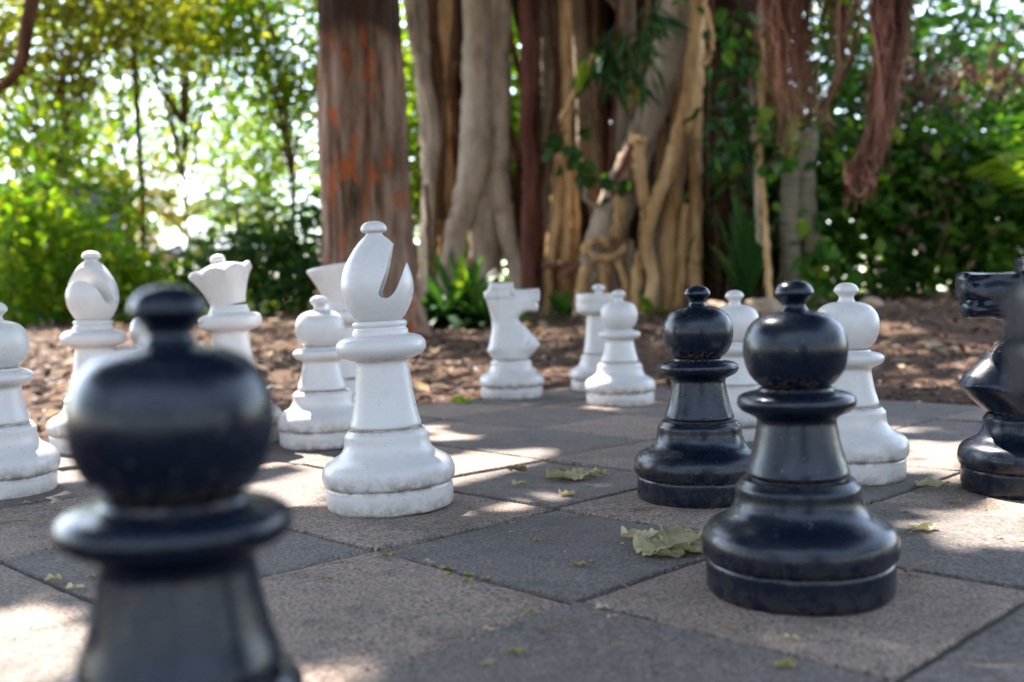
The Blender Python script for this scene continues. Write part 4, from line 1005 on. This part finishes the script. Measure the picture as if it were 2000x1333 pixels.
# far wood closing the view
def far_wood():
    C = []
    for k in range(60):
        a = rad(-52 + 104 * k / 59); d = rng.uniform(42, 60); h = rng.uniform(3.0, 5.0) if a < rad(-6) else rng.uniform(3, 8)
        C.append(np.array([math.sin(a) * d, math.cos(a) * d, h * .4]) + rng.normal(0, 1, (240, 3)) * np.array([1.6, 1.2, h * .45]))
    Cb = []  # unseen trees added behind the camera to block low sky in reflections
    for k in range(70):
        a = rad(75 + 210 * k / 69); d = rng.uniform(13, 20); h = rng.uniform(5.5, 9.5)
        Cb.append(np.array([math.sin(a) * d, math.cos(a) * d, h * .5]) + rng.normal(0, 1, (170, 3)) * np.array([1.1, 1.1, h * .3]))
    C = np.concatenate(C); C = C[C[:, 2] > -.3]
    foliage_o = foliage('far_wood', C, .55 * (.6 + .8 * rng.random(len(C))), L_GREEN, None, .7)
    Cb = np.concatenate(Cb); Cb = Cb[Cb[:, 2] > -.1]
    tag(foliage('far_wood', Cb, .5 * (.6 + .8 * rng.random(len(Cb))), L_SHADE, None, .6), 'unseen belt of dark trees added behind the camera to dim reflections', 'wood', kind='stuff')
    tag(foliage_o, 'distant belt of green trees behind everything', 'wood', kind='stuff')
far_wood()

# ------------------------------------------------------------------ hut, wall and fence in the left background
def box_geo(c, s):
    c = np.array(c); s = np.array(s) / 2
    V = np.array([[x, y, z] for x in (-1, 1) for y in (-1, 1) for z in (-1, 1)]) * s + c
    F = np.array([[0, 1, 3, 2], [4, 6, 7, 5], [0, 4, 5, 1], [2, 3, 7, 6], [0, 2, 6, 4], [1, 5, 7, 3]])
    return V, F
def build_hut():
    d = 31.0; c = at(395, 480, d); z0 = gz(c[0], d)
    root = empty('garden_hut', (float(c[0]), d, z0), 'small garden hut with pale metal hip roof and dark posts', 'hut')
    ev = float(at(395, 492, d)[2]) - z0; ap = float(at(395, 436, d)[2]) - z0
    w, dp = 2.0, 1.8
    rf = NT('pale_metal_roof'); wv = rf.add('ShaderNodeTexWave', Scale=4.0, Distortion=.3); rf.l.new(rf.coord(), wv.inputs[0])
    rf.set(**{'Base Color': rf.mix(wv.outputs['Fac'], (.30, .31, .36), (.44, .45, .50)), 'Roughness': .6, 'Metallic': 0.0})
    g = Geo()
    V = np.array([(-w, -dp, ev), (w, -dp, ev), (w, dp, ev), (-w, dp, ev), (-.55, 0, ap), (.35, 0, ap), (-w, -dp, ev - .07), (w, -dp, ev - .07), (w, dp, ev - .07), (-w, dp, ev - .07)])
    g.add(V, np.array([(0, 1, 5, 4), (2, 3, 4, 5), (0, 6, 7, 1), (1, 7, 8, 2), (2, 8, 9, 3), (3, 9, 6, 0), (6, 9, 8, 7)])); g.add(V, np.array([(1, 2, 5), (3, 0, 4)]))
    g.build('roof', rf.m, root, smooth=False)
    g = Geo(); g.add(*box_geo((0, -dp + .09, ev - .17), (2 * w - .1, .06, .18))); g.build('fascia', plain('fascia_brown', (.10, .05, .035), .7), root, False)
    pm = plain('dark_green_post', (.03, .045, .035), .6)
    for x in (-w * .86, -w * .2, w * .4, w * .86):
        for y in (-dp * .86, dp * .86):
            g = Geo(); g.add(*box_geo((x, y, (ev - .1) / 2 - .1), (.12, .12, ev - .0))); g.build('post', pm, root, False)
    g = Geo(); g.add(*box_geo((0, dp * .8, ev * .33), (2 * w * .84, .06, ev * .66))); g.build('wall', plain('hut_wall', (.32, .30, .25), .8, (.42, .40, .34), 3), root, False)
build_hut()
def build_wall():
    d = 14.2; a = at(-60, 560, d); b = at(162, 560, d); z0 = gz(a[0], d)
    top = float(at(60, 368, d)[2])
    root = empty('shed', (float(a[0] + b[0]) / 2, d + .8, z0), 'dark blue shed half hidden by the left shrubs', 'shed')
    w = float(b[0] - a[0])
    g = Geo(); g.add(*box_geo((0, 0, (top - z0) / 2 - .1), (w, 1.5, top - z0 + .2))); g.build('wall', plain('blue_paint', (.008, .022, .085), .5, (.014, .035, .11), 2), root, False)
    g = Geo(); g.add(*box_geo((.1, 0, top - z0 + .03), (w + .06, 1.6, .05))); g.build('roof', plain('roof_blue', (.02, .04, .09), .5), root, False)
build_wall()
def build_fence():
    d = 15.6; x0 = float(at(548, 560, d)[0]); x1 = float(at(700, 560, d)[0]); zt = float(at(620, 508, d)[2]); zm = float(at(620, 548, d)[2]); zb = gz(x0, d)
    root = empty('fence', (x0, d, zb), 'low reddish brown board fence topped with white pickets', 'fence')
    wh = plain('white_paint', (.75, .75, .73), .5); br = plain('reddish_board', (.20, .10, .075), .8, (.13, .07, .055), 12)
    g = Geo()
    for k in range(18):
        x = (x1 - x0) * (k + .5) / 18; g.add(*box_geo((x, 0, (zm - zb) / 2), ((x1 - x0) / 18 - .008, .025, zm - zb)))
    g.build('board_panel', br, root, False)
    g = Geo(); g.add(*box_geo(((x1 - x0) / 2, -.03, zm - zb + .03), (x1 - x0, .03, .05))); g.build('rail', wh, root, False)
    for k in range(11):
        x = .35 + (x1 - x0 - .4) * k / 10
        g = Geo(); g.add(*box_geo((x, .0, (zm + zt) / 2 - zb), (.045, .02, zt - zm))); g.build('picket', wh, root, False)
build_fence()

# ------------------------------------------------------------------ rocks on the mulch
def rock(u, d, s, label):
    b = on_ground(u, d); bm = bmesh.new(); bmesh.ops.create_icosphere(bm, subdivisions=4, radius=1)
    sd = rng.random() * 50
    for v in bm.verts:
        n = mnoise.noise(v.co * 1.3 + Vector((sd, 0, 0))) * .35 + mnoise.noise(v.co * 3 + Vector((sd, 0, 0))) * .15
        v.co = v.co * (1 + n); v.co.x *= s * 1.3; v.co.y *= s; v.co.z *= s * .75
    me = bpy.data.meshes.new('rock'); bm.to_mesh(me); bm.free()
    me.polygons.foreach_set('use_smooth', np.full(len(me.polygons), True))
    o = link('rock', me, MAT_ROCK); o.location = (b[0], b[1], b[2] + s * .35); tag(o, label, 'rock', 'brown rocks on the mulch by the fig')
MAT_ROCK = plain('brown_rock', (.22, .145, .085), .9, (.38, .28, .18), 9)
rock(1492, 8.4, .13, 'brown rock seen between the two black pawn heads')
rock(1530, 8.0, .11, 'smaller brown rock close to the sharp black pawn head')
rock(1395, 8.8, .10, 'brown rock beside the tan roots')
rock(1700, 8.3, .07, 'small pale rock on the mulch bank')

# ------------------------------------------------------------------ mulch chips and litter (stuff)
def chips():
    n = 30000
    x = rng.uniform(-5.2, 5.6, n); y = 2.0 + 8.6 * rng.random(n) ** 1.15
    inb = in_board(x, y, -.02); spill = in_board(x, y, .0) & ~in_board(x, y, -.35) & (rng.random(n) < .10) & (y > 2.6)
    k = (~inb) | spill
    x, y = x[k], y[k]; inb = in_board(x, y, 0); n = len(x)
    z = np.where(inb, .004, terrain(x, y) + .004)
    C = np.stack([x, y, z], -1); D = rng.normal(0, 1, (n, 3)); D[:, 2] = rng.normal(.12, .22, n) * ~inb
    Nn = rng.normal(0, .35, (n, 3)); Nn[:, 2] += 1
    V, F, kk = leaves_geo(C, D, Nn, .02 + .055 * rng.random(n) ** 2, .45, .15)
    tn = np.clip(rng.beta(1.6, 2.6, n) + (rng.random(n) < .05) * .5, 0, 1)
    tag(mesh_np('mulch_chips', V, F, CHIP, smooth=False, tint=np.repeat(tn, kk)), 'bark chips and dry leaf litter covering the ground', 'mulch', kind='stuff')
    n = 900
    x = rng.uniform(-5, 5.4, n); y = rng.uniform(3, 10, n); k = ~in_board(x, y, .03); x, y = x[k], y[k]; n = len(x)
    C = np.stack([x, y, terrain(x, y) + .02], -1); D = rng.normal(0, 1, (n, 3)); D[:, 2] *= .2
    Nn = rng.normal(0, .3, (n, 3)); Nn[:, 2] += 1
    V, F, kk = leaves_geo(C, D, Nn, .05 + .09 * rng.random(n), .5, .2, 'round')
    tag(mesh_np('leaf_litter', V, F, L_DEAD, smooth=False, tint=np.repeat(rng.random(n), kk)), 'larger dry fallen leaves lying over the mulch', 'leaf litter', kind='stuff')
chips()

# fine grit and crumbs on the pavers
def grit():
    n = 6000
    ij = rng.uniform([I0, J0], [I1, J1], (n, 2))
    near = rng.random(n) < .6                      # gathers along the joints
    ij[near, 0] = np.round(ij[near, 0]) + rng.normal(0, .02, near.sum())
    P = np.array([board(*q) for q in ij]); k = in_board(P[:, 0], P[:, 1], -.02); P = P[k]; n = len(P)
    C = np.concatenate([P, np.full((n, 1), .0028)], 1); D = rng.normal(0, 1, (n, 3)); D[:, 2] *= .1
    Nn = rng.normal(0, .2, (n, 3)); Nn[:, 2] += 1
    V, F, kk = leaves_geo(C, D, Nn, .002 + .006 * rng.random(n) ** 2, .6, .3)
    tag(mesh_np('paving_grit', V, F, CHIP, smooth=False, tint=np.repeat(rng.random(n), kk)), 'fine crumbs and grit lying on the pavers', 'grit', kind='stuff')
grit()

def fallen_leaf(u, v, length, width, rz, label, lobes=7, curl=.25, tint=.5, group=None, mat=None, seed=0, name='fallen_leaf'):
    p = gp(u, v); r = np.random.default_rng(seed + 11)
    n, m = 26, 13
    s = np.linspace(0, 1, n); w = np.sin(np.clip(s * .96 + .03, 0, 1) * math.pi) ** .65
    jag = 1 + .22 * np.abs(np.sin(s * lobes * math.pi)) - .16 * r.random(n)
    jag2 = 1 + .22 * np.abs(np.sin(s * lobes * math.pi + .8)) - .16 * r.random(n)
    X, T = np.meshgrid(s, np.linspace(-1, 1, m), indexing='ij')
    wl = np.where(T < 0, (w * jag)[:, None], (w * jag2)[:, None])
    x = (X - .5) * length; y = T * wl * width * .5 + length * .05 * np.sin(X * 3 + seed)
    z = .0035 + curl * width * (T ** 2) * (.3 + .5 * np.sin(X * 7 + seed) ** 2) + min(.075 * length, .006) * (np.sin(X * 9 + seed) * T + np.cos(X * 6 + T * 4 + seed) * .6 + .6) + .05 * length * np.abs(T) * np.abs(np.sin(X * lobes * math.pi)) ** 2
    z = np.maximum(z, .003) + (np.abs(T) < .1) * -.001
    V = np.stack([x, y, z], -1).reshape(-1, 3)
    a = np.arange(n * m).reshape(n, m)
    F = np.stack([a[:-1, :-1], a[1:, :-1], a[1:, 1:], a[:-1, 1:]], -1).reshape(-1, 4)
    tn = np.clip(tint + .12 * np.sin(T * 9 + X * 14) + r.normal(0, .05, T.shape) - .25 * (np.abs(T) < .12), 0, 1).ravel()
    o = mesh_np(name, V, F, mat or LITTER, None, True, tn); o.location = (p[0], p[1], 0); o.rotation_euler.z = rz
    return tag(o, label, 'leaf', group)
GL = 'large dry leaves on the pavers'
fallen_leaf(1318, 1080, .118, .085, rad(12), 'large torn olive green leaf left of the sharp black pawn base', 9, .10, .6, GL, seed=1)
fallen_leaf(1252, 1056, .062, .034, rad(-12), 'pale curled leaf half overlapping the large torn leaf', 6, .30, .95, GL, seed=2)
fallen_leaf(1118, 936, .105, .060, rad(4), 'pale green torn leaf on the dark paver right of the bishop', 8, .12, .55, GL, seed=3)
fallen_leaf(1160, 929, .050, .03, rad(-20), 'small torn leaf piece touching the pale green torn leaf', 5, .2, .6, GL, seed=4)
fallen_leaf(1010, 923, .042, .022, rad(-18), 'curled brown leaf at the end of the sun patch by the bishop', 4, .4, .15, GL, seed=5)
fallen_leaf(1014, 951, .032, .022, rad(20), 'grey green leaf below the curled brown leaf', 4, .3, .5, GL, seed=6)
fallen_leaf(1108, 971, .032, .024, rad(24), 'yellowish small leaf near the corner of the sunlit paver', 4, .3, .75, GL, seed=7)
fallen_leaf(1800, 1039, .046, .026, rad(16), 'pale green leaf right of the sharp black pawn', 5, .3, .75, GL, seed=8)
fallen_leaf(1822, 953, .060, .030, rad(-10), 'beige leaf lying right of the white pawn base', 5, .25, .85, GL, seed=9)
fallen_leaf(903, 789, .075, .045, rad(30), 'fresh green leaf at the far board edge left of the knight', 4, .4, .5, GL, mat=L_YELL, seed=10)
fallen_leaf(104, 1139, .022, .014, rad(20), 'small grey curled leaf on the joint at left', 3, .5, .7, GL, seed=12)
fallen_leaf(148, 1155, .024, .012, rad(10), 'small tan leaf scrap left of the blurred black pawn', 3, .3, 1.0, GL, seed=13)
fallen_leaf(1870, 985, .03, .012, rad(40), 'tiny dry leaf on the light paver in front of the black knight', 3, .3, .2, GL, seed=14)
fallen_leaf(1338, 1070, .085, .060, rad(52), 'upturned olive leaf flap on top of the large torn leaf', 8, .35, .35, GL, seed=31)
fallen_leaf(1296, 1092, .060, .032, rad(-6), 'brownish torn strip at the near side of the large torn leaf', 6, .25, .5, GL, seed=32)
fallen_leaf(1092, 930, .055, .030, rad(28), 'brown edged leaf strip on the pale green torn leaf', 6, .3, .3, GL, seed=33)
GBt = 'tiny leaf bits scattered on the pavers'
bits = [(722, 1073, .010, 1), (760, 1089, .020, .1), (834, 1100, .010, 1), (842, 1104, .011, .9), (868, 1115, .018, .2), (875, 1128, .014, .1), (916, 1128, .016, .15), (915, 1140, .018, .25), (948, 1134, .014, .2), (640, 1135, .014, .1),
        (664, 1103, .010, .4), (1048, 1060, .013, .2), (1000, 1044, .009, .7), (1002, 1025, .009, .8), (1132, 1108, .020, .3), (1155, 1101, .010, .7), (1215, 1067, .009, .8), (1175, 1194, .018, .95), (1197, 1211, .014, .9), (955, 1237, .014, .95),
        (1010, 1280, .018, .12), (956, 1302, .018, .6), (1208, 1267, .009, .4), (1031, 1200, .012, .15), (945, 1201, .010, .15), (1548, 1253, .016, .9), (1535, 1307, .024, .2), (1786, 1131, .016, .4), (1950, 1055, .014, .85), (1995, 1061, .008, .9),
        (1781, 1045, .008, .7), (1768, 1004, .014, .6), (1728, 1000, .009, .6), (64, 1053, .014, .2), (100, 1074, .012, .4), (178, 1132, .016, .15), (52, 986, .016, .7), (188, 962, .014, .9), (162, 1005, .010, .3), (560, 1305, .012, .8),
        (1400, 1000, .012, .3), (1150, 952, .010, .8), (1285, 1012, .014, .4), (1310, 1010, .012, .3), (1560, 1245, .008, .4)]
for k, (u, v, s, t) in enumerate(bits):
    fallen_leaf(u, v, s, s * (.35 + .15 * (k % 3)), rad((k * 67) % 180 * .4 - 30), 'tiny leaf bit on the stone pavers', 2, .25, t, GBt, mat=BIT, seed=20 + k, name='leaf_bit')
def twig(pts, r, label):
    P = np.array([(*gp(u, v), .003 + h) for u, v, h in pts]); b = P[0].copy()
    g = Geo(); k = 12; g.add(*tube_geo(resample(P, k) - b, np.linspace(r, r * .5, k), 6, .1)); o = g.build('twig', TWIG); o.location = b
    tag(o, label, 'twig', 'twigs on the pavers')
TWIG = plain('twig_bark', (.14, .085, .055), .85, (.22, .14, .09), 60)
twig([(1768, 1124, .003), (1795, 1118, .008), (1822, 1111, .006)], .0028, 'twig right of the sharp black pawn base')
twig([(1062, 1242, .002), (1090, 1230, .002), (1125, 1216, .003)], .0016, 'thin twig on the front dark paver')
twig([(1005, 1166, .002), (1030, 1174, .003), (1062, 1185, .002)], .0022, 'brown twig beside the paver joint')
twig([(1212, 1146, .002), (1232, 1158, .002), (1244, 1171, .002)], .0012, 'pale straw on the light paver left of the sharp black pawn')
twig([(1238, 1001, .002), (1268, 999, .003), (1292, 995, .002)], .0018, 'dark twig below the second black pawn')
twig([(0, 1028, .002), (25, 1025, .003), (54, 1022, .002)], .0018, 'thin twig at the left edge on the light paver')
twig([(1405, 1228, .001), (1425, 1236, .003), (1440, 1242, .001)], .0018, 'short twig in front of the sharp black pawn')
